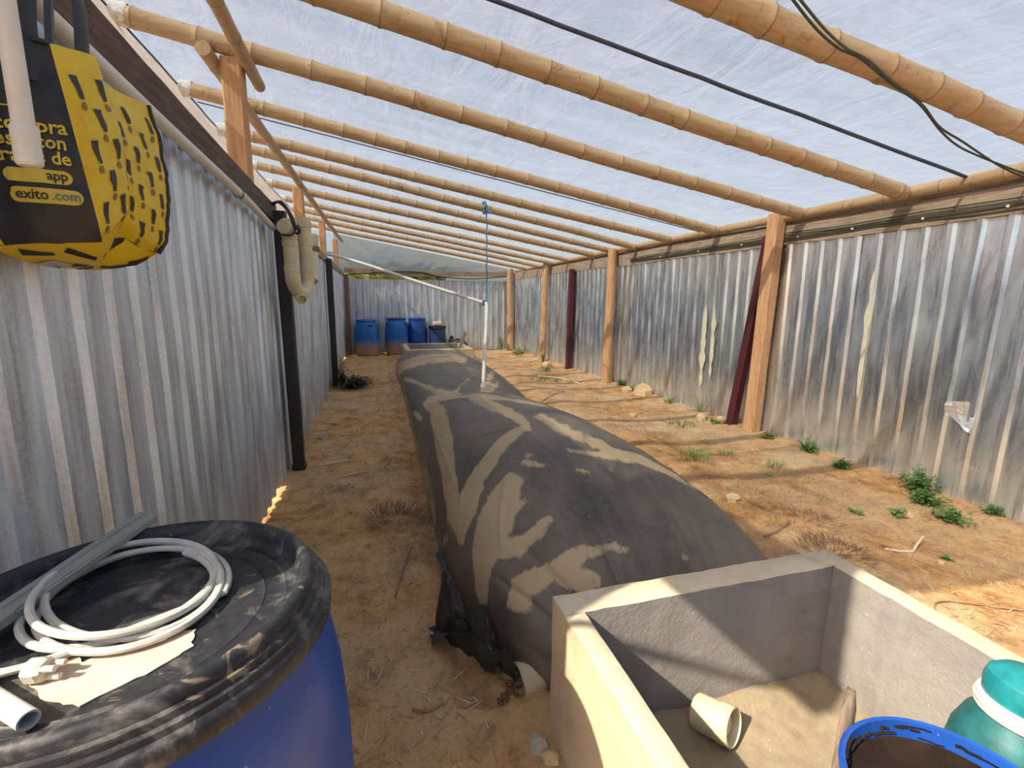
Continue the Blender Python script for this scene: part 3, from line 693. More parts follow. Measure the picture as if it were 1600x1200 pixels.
for j, y in enumerate(ysb):
    for i, s in enumerate(ss):
        p = base_pts[j][i]
        a = base_pts[j][min(ns-1, i+1)]-base_pts[j][max(0, i-1)]; b = base_pts[min(ny-1, j+1)][i]-base_pts[max(0, j-1)][i]
        n = a.cross(b); n = n.normalized() if n.length > 1e-9 else Vector((0, 0, 1))
        if n.z < 0 and 0.1 < s < .9: n = -n
        f = math.sin(PI*s)**.5
        d = .010*nz(p.x*2.2, p.y*1.1, 3)+.006*nz(p.x*6, p.y*3.5, 8)
        for A, B, wd, amt in CREASE:
            q, t = segd(s, y, A, B)
            if q < wd*2.5: d -= amt*math.exp(-(q/wd*2)**2)*math.sin(PI*min(1, t*.9+.1))**.5
        # ruffles where the end is gathered
        if y < 2.1: d += .016*math.sin(s*46+3*nz(s*4, 1))*(1-min(1, max(0, (y-1.5)/.6)))*f
        vs.append(p+n*d*f)
        k = 0.0
        js, jy = s+.004*nz(p.x*14, p.y*9, 1), y+.025*nz(p.x*12, p.y*8, 6)*(1 if y < 4 else 4)
        for x0, x1, y0, y1, P in POLY:
            if x0 < js < x1 and y0 < jy < y1 and inside(P, js, jy): k = 1.0; break
        dust.append(k)
# soften the stain edges by one ring
for j in range(ny):
    for i in range(ns):
        s, y = ss[i], ysb[j]
        e = max(0, 1-s/.13)*min(1, max(0, (y-2.5)/.6))*.75+max(0, (s-.80)/.2)*.45+(.35 if y > 9 else 0)
        dust[j*ns+i] = max(dust[j*ns+i], min(.62, e))
d2 = dust[:]
for _ in range(2):
    d1 = d2[:]
    for j in range(1, ny-1):
        for i in range(1, ns-1):
            q = j*ns+i; d2[q] = (d1[q]*2+d1[q-1]+d1[q+1]+d1[q-ns]+d1[q+ns])/6
halo = d2[:]
for _ in range(14):
    d1 = halo[:]
    for j in range(2, ny-2):
        for i in range(2, ns-2):
            q = j*ns+i; halo[q] = (d1[q]+d1[q-2]+d1[q+2]+d1[q-2*ns]+d1[q+2*ns])/5
d2 = [.72*a_+.42*b_ for a_, b_ in zip(d2, halo)]
fs = [(j*ns+i, j*ns+i+1, (j+1)*ns+i+1, (j+1)*ns+i) for j in range(ny-1) for i in range(ns-1)]
bag = MB().add(vs, fs).build('digester_bag', GEO, angle=None, loc=(1.3, 6.5, 0))
att = bag.data.attributes.new('dust', 'FLOAT', 'POINT'); att.data.foreach_set('value', d2)
tag(bag, 'huge black inflated membrane bag streaked with tan dust, lying along the floor', 'biogas bag')
# gathered tail end folded on the ground at the front left corner
def tail(u, v):
    x = .22+.20*u; y = 2.04-.34*u+.05*v; h = .25*(1-u*.5)*math.sin(PI*min(1, v*1.05))**.7
    return (x+.10*v-.035*math.sin(u*9)*v+.012*nz(u*9, v*7, 2), y-.14*v*(1-.2*u)+.012*nz(u*9, v*7, 6), h*(1+.30*math.sin(u*11+v*3)+.25*nz(u*8, v*8))+.015+.03*nz(u*5, v*5))
tl = MB().grid(tail, lin(0, 1, 36), lin(0, 1, 26)).build('gathered_end', GEO_EDGE, bag, angle=25); tl['label'] = 'crumpled gathered end of the bag'
def lip(u, v):
    y = 2.05+1.6*u; return (.30+.03*nz(u*6, 2)+.09*v-.02*v*v, y, .015+.05*v+.02*nz(u*9, v*3))
MB().grid(lip, lin(0, .42, 20), lin(.2, 1, 5)).build('side_hem', GEO_EDGE, bag, angle=30)
def fold(u, v):
    x = .19+.17*u; y = 1.93-.13*u+.14*v
    return (x+.06*v*math.sin(u*5), y, .02+.15*u*(1-.4*v)+.03*math.sin(v*6+u*4))
MB().grid(fold, lin(0, 1, 12), lin(0, 1, 10)).build('loose_flap', GEO_EDGE, bag, angle=25)

# ================================================================== FRONT TANK
BX0, BX1, BY0, BY1, BT = .565, 1.79, .22, 1.425, .54
tank = thing('concrete_tank', (1.18, .82, 0), 'open square concrete tank with dusty rim at the front, sunlight inside', 'tank')
def wallblock(x0, x1, y0, y1, z0, z1, seed, inner):
    """one cast wall, split finely so its edges are chipped; inner tells the face that looks into the tank"""
    m = MB(); nx = max(3, int((x1-x0)/.035)); nyy = max(3, int((y1-y0)/.035)); nzz = 14
    def P(x, y, z):
        ex = min(x-x0, x1-x); ey = min(y-y0, y1-y); ez = z1-z
        k = .005 if ez < .02 else .003
        return (x+k*nz(x*9, y*9, z*9+seed), y+k*nz(x*9+5, y*9, z*9+seed), z+(k*.7)*nz(x*6, y*6, seed+3)+k*.6*nz(x*26, y*26, seed)-(.012 if (ez < 1e-6 and (ex < 1e-6 or ey < 1e-6)) else 0))
    X, Y, Z = lin(x0, x1, nx), lin(y0, y1, nyy), lin(z0, z1, nzz)
    def face(fn, A, B, mm): m.grid(fn, A, B, mm)
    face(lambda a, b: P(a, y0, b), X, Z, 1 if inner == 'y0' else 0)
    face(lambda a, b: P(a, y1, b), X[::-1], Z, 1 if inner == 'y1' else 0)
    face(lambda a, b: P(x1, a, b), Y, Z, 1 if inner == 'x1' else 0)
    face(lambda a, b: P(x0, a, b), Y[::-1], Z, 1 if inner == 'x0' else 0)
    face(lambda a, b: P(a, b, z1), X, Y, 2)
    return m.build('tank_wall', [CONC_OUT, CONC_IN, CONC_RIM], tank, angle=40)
wallblock(BX0, BX1, 1.315, BY1, -.05, BT, 1, 'y0')
wallblock(BX0, .635, BY0, 1.315, -.05, BT, 2, 'x1')
wallblock(1.705, BX1, BY0, 1.315, -.05, BT, 3, 'x0')
wallblock(.635, 1.705, BY0, .30, -.05, BT, 4, 'y1')
MB().grid(lambda x, y: (x, y, .034+.018*nz(x*4, y*4, 7)+.008*nz(x*15, y*15, 3)+.03*math.exp(-((x-.66)/.06)**2)+.03*math.exp(-((y-1.3)/.05)**2)), lin(.63, 1.71, 50), lin(.28, 1.32, 50)).build('sediment', MUD, tank, angle=None)
# inlet pipe stub between tank and bag
ip = MB().lathe([(.062, .02), (.062, .24), (.05, .24), (.05, .05), (0, .05)], 20, frame((.60, 1.44, .045), (0, 1, .05)), jit=.04)
ip = tag(MB().lathe([(0, .02), (.06, .02), (.065, 0), (.078, 0), (.08, .22), (.07, .225), (0, .2)], 24, frame((.515, 1.66, -.01), (1, .12, .05)), jit=.05).build('inlet_pipe', CONC_OUT, angle=40), 'short dusty clay pipe stub joining tank and bag', 'pipe')

# cream pipe cap lying in the tank
cp = thing('drain_fitting', (1.11, 1.2, .075), 'cream plastic pipe cap lying sunlit on the tank floor', 'pipe fitting')
MF = frame((1.075, 1.265, .082), (.42, -.80, .16))
MB().lathe([(0, 0), (.058, 0), (.062, .006), (.062, .085), (.066, .088), (.066, .13), (.061, .133), (.058, .128), (.056, .09), (0, .088)], 36, MF).build('cap_body', PVC_C, cp)
MB().lathe([(0, .112), (.03, .112), (.036, .106), (.036, .089), (0, .089)], 28, MF).build('plug_disc', PVC_C, cp)
g = MB()
for k in range(5):
    a0 = -.9+k*.28; g.tube([MF @ Vector((.047*math.cos(a0+q*.06), .047*math.sin(a0+q*.06), .1)) for q in range(4)], .003, 6)
g.build('raised_arc', PVC_C, cp)

# blue bucket with dark sludge
bk = thing('bucket', (1.17, .55, .03), 'blue bucket of dark sludge standing in the tank', 'bucket')
MK = frame((1.17, .55, .045), (.0, .0, 1))
MB().lathe([(0, 0), (.17, 0), (.176, .01), (.205, .38), (.210, .425), (.221, .43), (.223, .447), (.217, .455), (.209, .452), (.198, .38), (.17, .03), (0, .028)], 48, MK).build('bucket_body', BLUE, bk)
MB().lathe([(0, .385), (.08, .392), (.14, .382), (.17, .395), (.202, .412)], 40, MK, jit=.03).build('sludge', SLUDGE, bk)
# smears on the inside of the bucket
sm = MB()
for k in range(26):
    a = random.uniform(-.6, 3.4); z = random.uniform(.412, .445); L = random.uniform(.02, .07); r_ = .198+.011*(z-.38)/.07-.0015
    P = [MK @ Vector((r_*math.cos(a+q), r_*math.sin(a+q), z+.006*nz(q*20, k))) for q in lin(0, L/.2, 5)]
    sm.tube(P, random.uniform(.003, .008), 5, squash=(.35, 1))
tag(sm.build('dried_smears', SLUDGE, bk), kind='stuff')
st = tag(MB().grid(lambda u, v: (lambda w_, q: (q.x+w_*math.cos(u), q.y+.011*math.sin(u), q.z))(.024*(1 if v < .9 else max(.25, 1-(v-.9)*7)), Vector((1.055, .735, .02)).lerp(Vector((1.155, .80, .56)), v)), lin(0, 2*PI, 17), lin(0, 1, 22)).build('wooden_paddle', GREYWOOD, angle=60), 'grey wooden stick with rounded tip standing beside the bucket', 'stick')

# teal jug at the right edge
jg = thing('teal_jug', (1.525, .68, .03), 'teal plastic jug with cream rope round its neck, in the tank corner', 'jug')
MJ = frame((1.525, .68, .045), (.09, -.03, 1))
MB().lathe([(0, 0), (.10, 0), (.115, .02), (.122, .12), (.124, .28), (.118, .36), (.10, .42), (.075, .455), (.07, .49), (.075, .50)], 40, MJ).build('jug_body', TEAL_D, jg)
MB().lathe([(.074, .47), (.080, .485), (.084, .53), (.079, .555), (.06, .573), (.03, .58), (0, .581)], 36, MJ).build('lid', TEAL, jg)
rp = MB()
for k in range(3): rp.tube([MJ @ Vector(((.085-.003*abs(k-1))*math.cos(a), (.085-.003*abs(k-1))*math.sin(a), .475+.013*k-.013)) for a in lin(0, 2*PI, 40)], .009, 8, False)
rp.build('neck_rope', ROPE_C, jg)

# ================================================================== FRONT DRUM and what lies on it
DC = Vector((-.43, .90, 0))
dr = thing('blue_drum', DC, 'big blue plastic drum with black lid at the front left', 'drum', 'blue plastic drums')
MD = Matrix.Translation(DC)
BODY = [(0, 0), (.29, 0), (.315, .02), (.325, .06), (.345, .30), (.352, .50), (.350, .68), (.340, .82), (.325, .91), (.312, .945), (.310, .975)]
MB().lathe(BODY, 64, MD).build('drum_body', BLUE, dr)
LIDP = [(.318, .962), (.327, .966), (.329, .990), (.324, .998), (.318, 1.001), (.316, 1.010), (.309, 1.012), (.307, 1.022), (.300, 1.024), (.298, 1.036), (.293, 1.043), (.284, 1.045), (.277, 1.040), (.272, 1.018),
        (.266, 1.003), (.255, .999), (.247, 1.001), (.243, .998), (.215, .996), (.211, .999), (.205, .996), (.12, .996), (.115, .998), (.11, .996), (0, .996)]
lid_ = MB().lathe(LIDP, 96, MD).build('lid', LID, dr, angle=50)
pp = [(-.313, .844), (-.300, .80), (-.345, .752), (-.409, .712), (-.462, .735), (-.498, .77), (-.512, .812), (-.47, .825), (-.45, .806), (-.415, .822), (-.37, .83), (-.345, .85)]
m = MB(); P2 = []
for i, q in enumerate(pp):
    n_ = pp[(i+1) % len(pp)]
    for t in (0, .2, .4, .6, .8):
        x, y = q[0]+(n_[0]-q[0])*t, q[1]+(n_[1]-q[1])*t; P2.append((x+.007*nz(x*60, y*60, 3), y+.007*nz(x*60, y*60, 8)))
n_ = len(P2); m.add([(x, y, .9987) for x, y in P2]+[(x, y, .9966) for x, y in P2], [tuple(range(n_))]+[(i, i+n_, (i+1) % n_+n_, (i+1) % n_) for i in range(n_)])
lab_ = m.build('paper_label', PAPER, lid_, angle=30); lab_['label'] = 'torn tan paper stuck on the lid'
# coil of pale cable
pth = []
N = 4.3; CC = Vector((-.452, .975))
RXY = [(.150, .190), (.128, .168), (.146, .150), (.118, .178), (.135, .160), (.13, .16)]
OFF = [(.0, .0), (.012, -.012), (-.016, .004), (.010, .012), (-.006, -.010), (0, 0)]
for k in range(int(N*44)+1):
    t = k/44; a = -1.25+2*PI*t; i = int(t); q = t-i; q = q*q*(3-2*q)
    rx, ry = (RXY[i][0]*(1-q)+RXY[i+1][0]*q, RXY[i][1]*(1-q)+RXY[i+1][1]*q)
    ox, oy = (OFF[i][0]*(1-q)+OFF[i+1][0]*q, OFF[i][1]*(1-q)+OFF[i+1][1]*q)
    x = rx*math.cos(a); y = ry*math.sin(a); tw = .55
    pth.append((CC.x+ox+x*math.cos(tw)-y*math.sin(tw)+.005*nz(t*2.3, 4), CC.y+oy+x*math.sin(tw)+y*math.cos(tw)+.005*nz(t*2.3, 9), 1.005+.0105*t*(.55+.45*math.sin(a*.9+1))+.012*max(0, nz(t*1.9, 2))))
a0 = Vector(pth[-1])
lead = spline([(-.74, .80, 1.056), (-.69, .795, 1.053), (-.60, .80, 1.014), (-.50, .806, 1.009)]+pth[4:7], 6)[:-12]; pth = pth[5:]
cb = tag(MB().tube(lead+[Vector(p) for p in pth], .0063, 9).build('cable_coil', CABLE_W), 'coil of pale grey cable lying on the black drum lid', 'cable')
# grey trunking bar across the rim
bd = Vector((.115, .345, .034)).normalized(); bc = Vector((-.588, 1.000, 1.034))
bx = bd.cross(Vector((0, 0, 1))).normalized(); bz = bx.cross(bd)
RB_ = Matrix((bx, bd, bz)).transposed()
tr = thing('trunking_bar', bc, 'grey grooved plastic trunking bar resting across the drum lid', 'bar')
MB().bevbox(bc, (.046, .46, .018), .003, RB_).build('channel', PVC_GREY, tr)
MB().bevbox(bc+bz*.0095+bx*.013, (.015, .46, .006), .002, RB_).build('ridge', PVC_GREY, tr)
MB().bevbox(bc+bz*.0095-bx*.013, (.015, .46, .006), .002, RB_).build('ridge', PVC_GREY, tr)
MB().bevbox(bc-bd*.15+bz*.004, (.052, .14, .022), .004, RB_).build('sleeve', PVC_GREY, tr)
# bit of white pipe
a, b = Vector((-.60, .80, 1.016)), Vector((-.450, .684, 1.0105))
L = (b-a).length
tag(MB().lathe([(.0105, 0), (.0130, 0), (.0130, L), (.0105, L), (.0105, .01)], 24, frame(a, b-a)).build('pipe_offcut', PVC_W), 'short white pipe offcut at the near edge of the drum lid', 'pipe')
# plug
pg = thing('plug', (-.485, .778, .999), 'small cream plug with prongs beside the cable coil', 'plug')
MP = frame((-.505, .783, 1.014), (1, -.25, .05))
MB().lathe([(0, 0), (.014, 0), (.018, .006), (.018, .022), (.015, .028), (0, .028)], 8, MP).build('plug_body', CREAM, pg, angle=20)
for k in range(3):
    an = 2*PI*k/3+.5; c = MP @ Vector((.010*math.cos(an), .010*math.sin(an), .028)); d = MP @ Vector((.010*math.cos(an), .010*math.sin(an), .046))
    MB().tube([c, d], .0045, 8).build('prong', CREAM, pg)
for k, (x, y) in enumerate(((-.215, 1.06), (-.20, .97), (-.178, .90))):
    pass
# ================================================================== LEFT WALL PIPES
def pvc(paths, r, mat, n=20): return MB().tube(paths, r, n)
lp = thing('wall_pipe', (-.735, 1.2, 2.2), 'long white pipe running under the dark left beam', 'pipe')
MB().tube([(-.735+.006*nz(y, 1), y, interp([.9, 1.6, 2.5, 3.3, 4.3], [2.26, 2.225, 2.185, 2.165, 2.10], y)) for y in lin(.95, 4.28, 24)], .024, 16).build('pipe_run', PVC_W, lp)
MB().lathe([(.029, 0), (.029, .07)], 18, frame((-.735, 3.3, 2.158), (0, 1, -.03))).build('coupling', PVC_W, lp)
vp = thing('drop_pipe', (-.52, 1.0, 1.75), 'white pipe hanging upright in front of the yellow shopping bag', 'pipe')
MB().tube([(-.522, 1.0, 1.80), (-.523, 1.0, 2.30)], .0145, 20).build('pipe_run', PVC_W, vp)
MB().lathe([(.0, .0), (.0145, .0), (.0175, .004), (.0175, .028), (.0165, .032), (.0178, .035), (.0178, .058), (.0145, .063)], 28, frame((-.522, 1.0, 1.757), (0, 0, 1))).build('end_cap', PVC_W, vp)
MB().tube(spline([(-.523, 1.0, 2.28), (-.53, 1.0, 2.33), (-.57, 1.0, 2.345), (-.735, 1.0, 2.27)], 6), .0155, 16).build('elbow', PVC_W, vp)

# drain trap hanging at the black post
tp = thing('drain_trap', (-.60, 4.3, 1.55), 'cream plastic drain trap of two joined pipes hanging by the near black post', 'pipe fitting', 'cream drain fittings on the left')
A0, B0 = Vector((-.615, 4.26, 0)), Vector((-.535, 4.52, 0))
def z(v, h): return Vector((v.x, v.y, h))
MB().lathe([(.054, 0), (.059, .002), (.059, .13), (.054, .135), (.046, .14)], 24, frame(z(A0, 2.03), (0, 0, 1))).build('top_socket', PVC_C, tp)
MB().lathe([(0, 0), (.052, 0), (.055, .01), (.055, .05), (.046, .055), (.046, .12)], 24, frame((-.64, 4.16, 2.098), (.12, .55, .0))).build('side_branch', PVC_C, tp)
pA = MB().tube([z(A0, 1.70), z(A0, 2.16)], .054, 24).build('trap_pipe', PVC_C, tp)
pB = MB().tube([z(B0, 1.72), z(B0, 2.22)], .054, 24).build('trap_pipe', PVC_C, tp)
MB().tube(spline([z(A0, 1.78), z(A0, 1.70), A0.lerp(B0, .22)+Vector((0, 0, 1.625)), A0.lerp(B0, .5)+Vector((0, 0, 1.60)), A0.lerp(B0, .78)+Vector((0, 0, 1.625)), z(B0, 1.70), z(B0, 1.78)], 6), .054, 24).build('bend', PVC_C, tp)
for v, hh in ((A0, 1.76), (B0, 1.77), (A0, 1.96), (B0, 1.99), (B0, 2.14)):
    MB().lathe([(.054, 0), (.059, .003), (.059, .05), (.054, .053)], 24, frame(z(v, hh), (0, 0, 1))).build('collar', PVC_C, pA if v is A0 else pB)
ME = frame(A0.lerp(B0, .35)+Vector((0, 0, 1.585)), (.28, -.75, -.42))
MB().lathe([(.036, -.03), (.036, .05), (.042, .053), (.042, .085), (.036, .086), (.033, .06), (0, .058)], 24, ME).build('outlet', PVC_C, tp)
tc = thing('vent_pipe_piece', (-.60, 5.6, 1.75), 'old cream pipe piece tied behind the drain trap', 'pipe fitting', 'cream drain fittings on the left')
MB().tube([(-.60, 5.48, 1.735), (-.60, 5.66, 2.02), (-.605, 5.72, 2.10)], [.056, .054, .05], 20).build('pipe_run', PVC_C, tc)
MB().lathe([(.05, 0), (.055, .01), (.055, .14), (.045, .15), (0, .15)], 20, frame((-.605, 5.715, 2.09), (.1, .25, 1))).build('socket', PVC_C, tc)
MB().lathe([(.03, 0), (.034, .01), (.034, .15), (.028, .16), (0, .16)], 16, frame((-.60, 5.68, 2.08), (-1, -.1, .9))).build('side_stub', PVC_W, tc)
for k in range(4):
    MB().tube([Vector((-.60, 5.69, 2.06))+Vector((.062*math.cos(a), .062*math.sin(a), .012*k+.008*math.sin(a*2+k))) for a in lin(0, 2*PI, 22)], .007, 6, False).build('tie_wire', TWIG_D, tc)
# black cable loop tying the trap up to the beam end
wire('tie_cable', [[(-.745, 4.44, 2.30), (-.70, 4.36, 2.31), (-.63, 4.26, 2.25), (-.575, 4.20, 2.13), (-.56, 4.17, 2.07), (-.59, 4.14, 2.035), (-.65, 4.14, 2.035)],
                   [(-.745, 4.42, 2.31), (-.66, 4.30, 2.30), (-.585, 4.22, 2.19), (-.555, 4.19, 2.10), (-.53, 4.22, 2.08), (-.55, 4.24, 2.12)],
                   [(-.56, 4.17, 2.10), (-.535, 4.16, 2.085), (-.53, 4.17, 2.06), (-.555, 4.18, 2.05)]], .010, CABLE_K, 'black cable looped round the top of the drain trap', 'cable')

MB().tube(spline([(-.66, 5.69, 2.06), (-.72, 5.70, 2.16), (-.77, 5.72, 2.24)], 4), .007, 6).build('tie_wire', TWIG_D, tc)
# long slanting gas pipe, its elbow and riser, hung on a blue rope
gp = thing('gas_pipe', (1.58, 6.9, 1.5), 'thin white pipe slanting from the left wall to the bag, hung on rope', 'pipe')
MB().tube(spline([(-.66, 8.35, 2.265), (-.10, 7.95, 2.09), (.75, 7.45, 1.79), (1.56, 6.93, 1.515)], 10), .024, 14).build('slanting_run', PVC_W, gp)
MB().tube(spline([(1.50, 6.96, 1.533), (1.57, 6.92, 1.512), (1.59, 6.89, 1.48), (1.59, 6.86, 1.41)], 5), .031, 14).build('elbow', PVC_W, gp)
MB().tube([(1.59, 6.87, 1.45), (1.50, 6.55, 1.15), (1.33, 5.98, .47)], .024, 14).build('riser', PVC_W, gp)
MB().lathe([(.033, 0), (.033, .06), (.026, .07)], 18, frame((1.315, 5.93, .425), (.17, .57, .68))).build('bag_flange', PVC_W, gp)
MB().lathe([(.031, 0), (.031, .10)], 16, frame((-.66, 8.36, 2.267), (.56, -.40, -.17))).build('blue_coupling', ROPE, gp)
rpth = [(1.60+.006*math.sin(k*1.3), 6.93, 2.89-k*.0475) for k in range(30)]
rp = thing('blue_rope', (1.6, 6.93, 1.5), 'thin blue rope hanging from a rafter and holding the pipe elbow', 'rope')
MB().tube(rpth, .009, 8).build('rope_line', ROPE, rp)
for k in range(3):
    MB().tube([Vector((1.605, 7.16-.0*k, 2.895))+Vector((.012*k, .075*math.cos(a), .075*math.sin(a))) for a in lin(0, 2*PI, 22)], .009, 6, False).build('rope_turn', ROPE, rp)
MB().tube(spline([(1.60, 6.93, 2.80), (1.56, 6.90, 2.79), (1.55, 6.92, 2.765), (1.60, 6.90, 2.765), (1.65, 6.91, 2.785), (1.61, 6.94, 2.80)], 5), .012, 7).build('knot', ROPE, rp)
MB().tube(spline([(1.60, 7.10, 2.86), (1.60, 6.98, 2.87), (1.60, 6.93, 2.88)], 4), .009, 7).build('rope_lead', ROPE, rp)
for k in range(3):
    MB().tube([Vector((1.545+.02*k, 6.93, 1.52-.007*k))+Vector((.3*.034*math.cos(a), .034*math.cos(a), .038*math.sin(a))) for a in lin(0, 2*PI, 20)], .010, 6, False).build('pipe_turn', ROPE, rp)

# ================================================================== YELLOW SHOPPING BAG
sb = thing('shopping_bag', (-.67, 1.5, 1.62), 'yellow and black woven shopping bag hanging from the left wall beam', 'bag')
# outline seen from above: back left, front left, front right, crease, back right
OUT = [(-.775, 1.285), (-.705, 1.275), (-.607, 1.285), (-.585, 1.325), (-.568, 1.372), (-.585, 1.40), (-.572, 1.50), (-.556, 1.595), (-.66, 1.61), (-.775, 1.60)]
OUTB = [(-.775, 1.285), (-.690, 1.275), (-.568, 1.300), (-.562, 1.35), (-.562, 1.405), (-.580, 1.43), (-.566, 1.51), (-.556, 1.595), (-.66, 1.61), (-.775, 1.60)]
ZT = [2.055, 2.06, 2.055, 2.065, 2.075, 2.035, 2.045, 2.055, 2.06, 2.06]
ZB = [1.655, 1.662, 1.672, 1.695, 1.728, 1.712, 1.680, 1.672, 1.66, 1.66]
def loop(u, v=.5):
    u = u % len(OUT); i = int(u); t = u-i; j = (i+1) % len(OUT)
    a = (OUT[i][0]*v+OUTB[i][0]*(1-v), OUT[i][1]*v+OUTB[i][1]*(1-v)); b = (OUT[j][0]*v+OUTB[j][0]*(1-v), OUT[j][1]*v+OUTB[j][1]*(1-v))
    return (a[0]+(b[0]-a[0])*t, a[1]+(b[1]-a[1])*t, ZB[i]+(ZB[j]-ZB[i])*t, ZT[i]+(ZT[j]-ZT[i])*t)
def bag_side(u, v, off=0.0):
    x, y, zb, zt = loop(u, v); e = .02
    a, b = loop(u-e), loop(u+e); n = Vector((b[1]-a[1], a[0]-b[0], 0)).normalized()
    bul = .022*math.sin(PI*min(1, v*1.0))+.030*(1-v)**3*0
    wob = .006*nz(x*16, y*16, v*9)+.004*nz(x*40, y*40, v*22)
    fl = 1.0 if u > .9 else .5
    d = bul*fl*(.35 if u < 2.2 else 1)+wob-.030*max(0, .12-v)*4*(1-v/.12 if v < .12 else 0)+off
    zz = zb+(zt-zb)*v
    return Vector((x, y, zz))+n*d
K = 8; us = [i/K for i in range(len(OUT)*K+1)]; vv = lin(0, 1, 30)
def side_mat(i, j):
    u = us[i]
    return 1 if (.30 < u < 1.93) else 0
body = MB().grid(lambda u, v: bag_side(u, v), us, vv, 0, side_mat)
def bottom(r, q):
    u = us[q]; p = bag_side(u, 0); c = Vector((-.675, 1.47, 1.630))
    w_ = p.lerp(c, 1-r); w_.z -= .022*math.sin(PI*min(1, (1-r)))+.006*nz(w_.x*25, w_.y*25); return w_
body.grid(lambda q, r: bottom(r, int(q)), list(range(len(us))), lin(1, .02, 10), 0)
body.build('bag_body', [YELLOW, BAGBLACK], sb, angle=50)
# dark binding down the back corner and along the top
MB().tube([bag_side(7.0, v, .002) for v in lin(0, 1, 24)], .006, 6).build('corner_binding', BAGBLACK, sb)
MB().tube([bag_side(u, 1.0) for u in lin(0.3, 1.95, 30)], .006, 6).build('top_binding', BAGBLACK, sb)
# handles
for a_, b_, tz in (((-.715, 1.272), (-.640, 1.285), 2.30), ((-.660, 1.40), (-.615, 1.43), 2.31)):
    hp = spline([(a_[0], a_[1], 1.98), (a_[0], a_[1]-.004, 2.08), ((a_[0]*1.6+b_[0]*.4)/2-.02, a_[1]+.05, tz-.05), ((a_[0]+b_[0])/2-.06, a_[1]+.09, tz), (b_[0]-.02, b_[1]+.05, tz-.07), (b_[0], b_[1]-.004, 2.08), (b_[0], b_[1]-.004, 1.98)], 6)
    MB().tube(hp, .017, 8, squash=(.25, 1)).build('handle', BAGBLACK, sb)
# printed marks: tapered bars with a dot below
def mark(u, v, w_, h_, lean, dot):
    q = [(-w_, h_), (w_, h_), (w_*.55+lean, -h_), (-w_*.55+lean, -h_)]
    def at_(du, dv): return bag_side(u+du, v+dv, .0025)
    vs_ = []
    for t in lin(0, 1, 4):
        l_ = (q[0][0]+(q[3][0]-q[0][0])*t, q[0][1]+(q[3][1]-q[0][1])*t); r_ = (q[1][0]+(q[2][0]-q[1][0])*t, q[1][1]+(q[2][1]-q[1][1])*t)
        for k in lin(0, 1, 4): vs_.append(at_(l_[0]+(r_[0]-l_[0])*k, l_[1]+(r_[1]-l_[1])*k))
    MB().add(vs_, [(j*4+i, j*4+i+1, j*4+i+5, j*4+i+4) for j in range(3) for i in range(3)]).build('printed_bar', PRINT_K, sb)
    if dot:
        c = (lean*1.5, -h_-.035)
        vs_ = [at_(c[0]+w_*.75*math.cos(a), c[1]+.024*math.sin(a)) for a in lin(0, 2*PI*5/6, 6)]
        MB().add(vs_, [tuple(range(6))]).build('printed_dot', PRINT_R, sb)
for col, u0 in enumerate((2.42, 3.05, 3.62)):
    for k in range(3):
        v = .14+.33*k+(.165 if col % 2 else 0)
        if v < .95: mark(u0, v, .17, .060, .05, True)
for col, u0 in enumerate((4.45, 5.30, 5.75, 6.25, 6.70)):
    for k in range(4):
        v = .10+.25*k+(.125 if col % 2 else 0)
        if v < .95: mark(u0, v, .095, .050, .03, True)
# marks printed on the underside, and a grey care label
def under(x, y, off=-.002):
    # nearest point of the underside, found by walking its polar grid
    c = Vector((-.675, 1.47)); best = None
    for q in range(0, len(us), 1):
        p = bag_side(us[q], 0); d = Vector((p.x, p.y))-c; e_ = Vector((x, y))-c
        if d.length > 0:
            an = abs(d.angle(e_)) if e_.length > 1e-6 else 0
            if best is None or an < best[0]: best = (an, q, e_.length/d.length)
    w_ = bottom(min(1, best[2]), best[1]); return (x, y, w_.z+off)
for (x, y, an) in ((-.70, 1.32, .2), (-.63, 1.34, .9), (-.73, 1.39, .3), (-.655, 1.41, .8), (-.61, 1.44, 1.0), (-.70, 1.47, .3), (-.64, 1.50, .9), (-.60, 1.54, 1.0), (-.69, 1.55, .4)):
    d = Vector((math.cos(an), math.sin(an))); n_ = Vector((-d.y, d.x)); P = []
    for t, w_ in ((-.028, .010), (0, .008), (.028, .005)):
        for s_ in (-1, 1): P.append(under(x+d.x*t+n_.x*w_*s_, y+d.y*t+n_.y*w_*s_))
    MB().add(P, [(0, 1, 3, 2), (2, 3, 5, 4)]).build('printed_bar', PRINT_K, sb)
ul = MB(); P = [under(x, y, -.0025) for x, y in ((-.735, 1.36), (-.685, 1.345), (-.67, 1.385), (-.72, 1.40))]
ul.add(P, [(0, 1, 2, 3)]); ul.build('underside_label', PRINT_G, sb)
# lettering on the black panel
def front(x, z, off=.003):
    v = .5
    for _ in range(3):
        x1, x2 = -.705*v-.690*(1-v), -.607*v-.568*(1-v)
        u = 1+(x-x1)/(x2-x1) if x > x1 else (x+.775)/(x1+.775)
        x_, y_, zb, zt = loop(u, v); v = (z-zb)/(zt-zb)
    return bag_side(u, v, off)
def letters(txt, x, z, size, mat, squeeze=1.0):
    cu = bpy.data.curves.new('lettering', 'FONT'); cu.body = txt; cu.size = size; cu.offset = .0006*size/.03; cu.resolution_u = 2
    tmp = bpy.data.objects.new('lettering', cu); COL.objects.link(tmp)
    bpy.context.view_layer.update()
    me = bpy.data.meshes.new_from_object(tmp.evaluated_get(bpy.context.evaluated_depsgraph_get()))
    COL.objects.unlink(tmp); bpy.data.objects.remove(tmp)
    m = MB(); m.add([front(x+v.co.x*squeeze, z+v.co.y) for v in me.vertices], [tuple(p.vertices) for p in me.polygons])
    o = m.build('lettering', mat, sb, angle=None); o['label'] = 'printed word '+txt
    return o
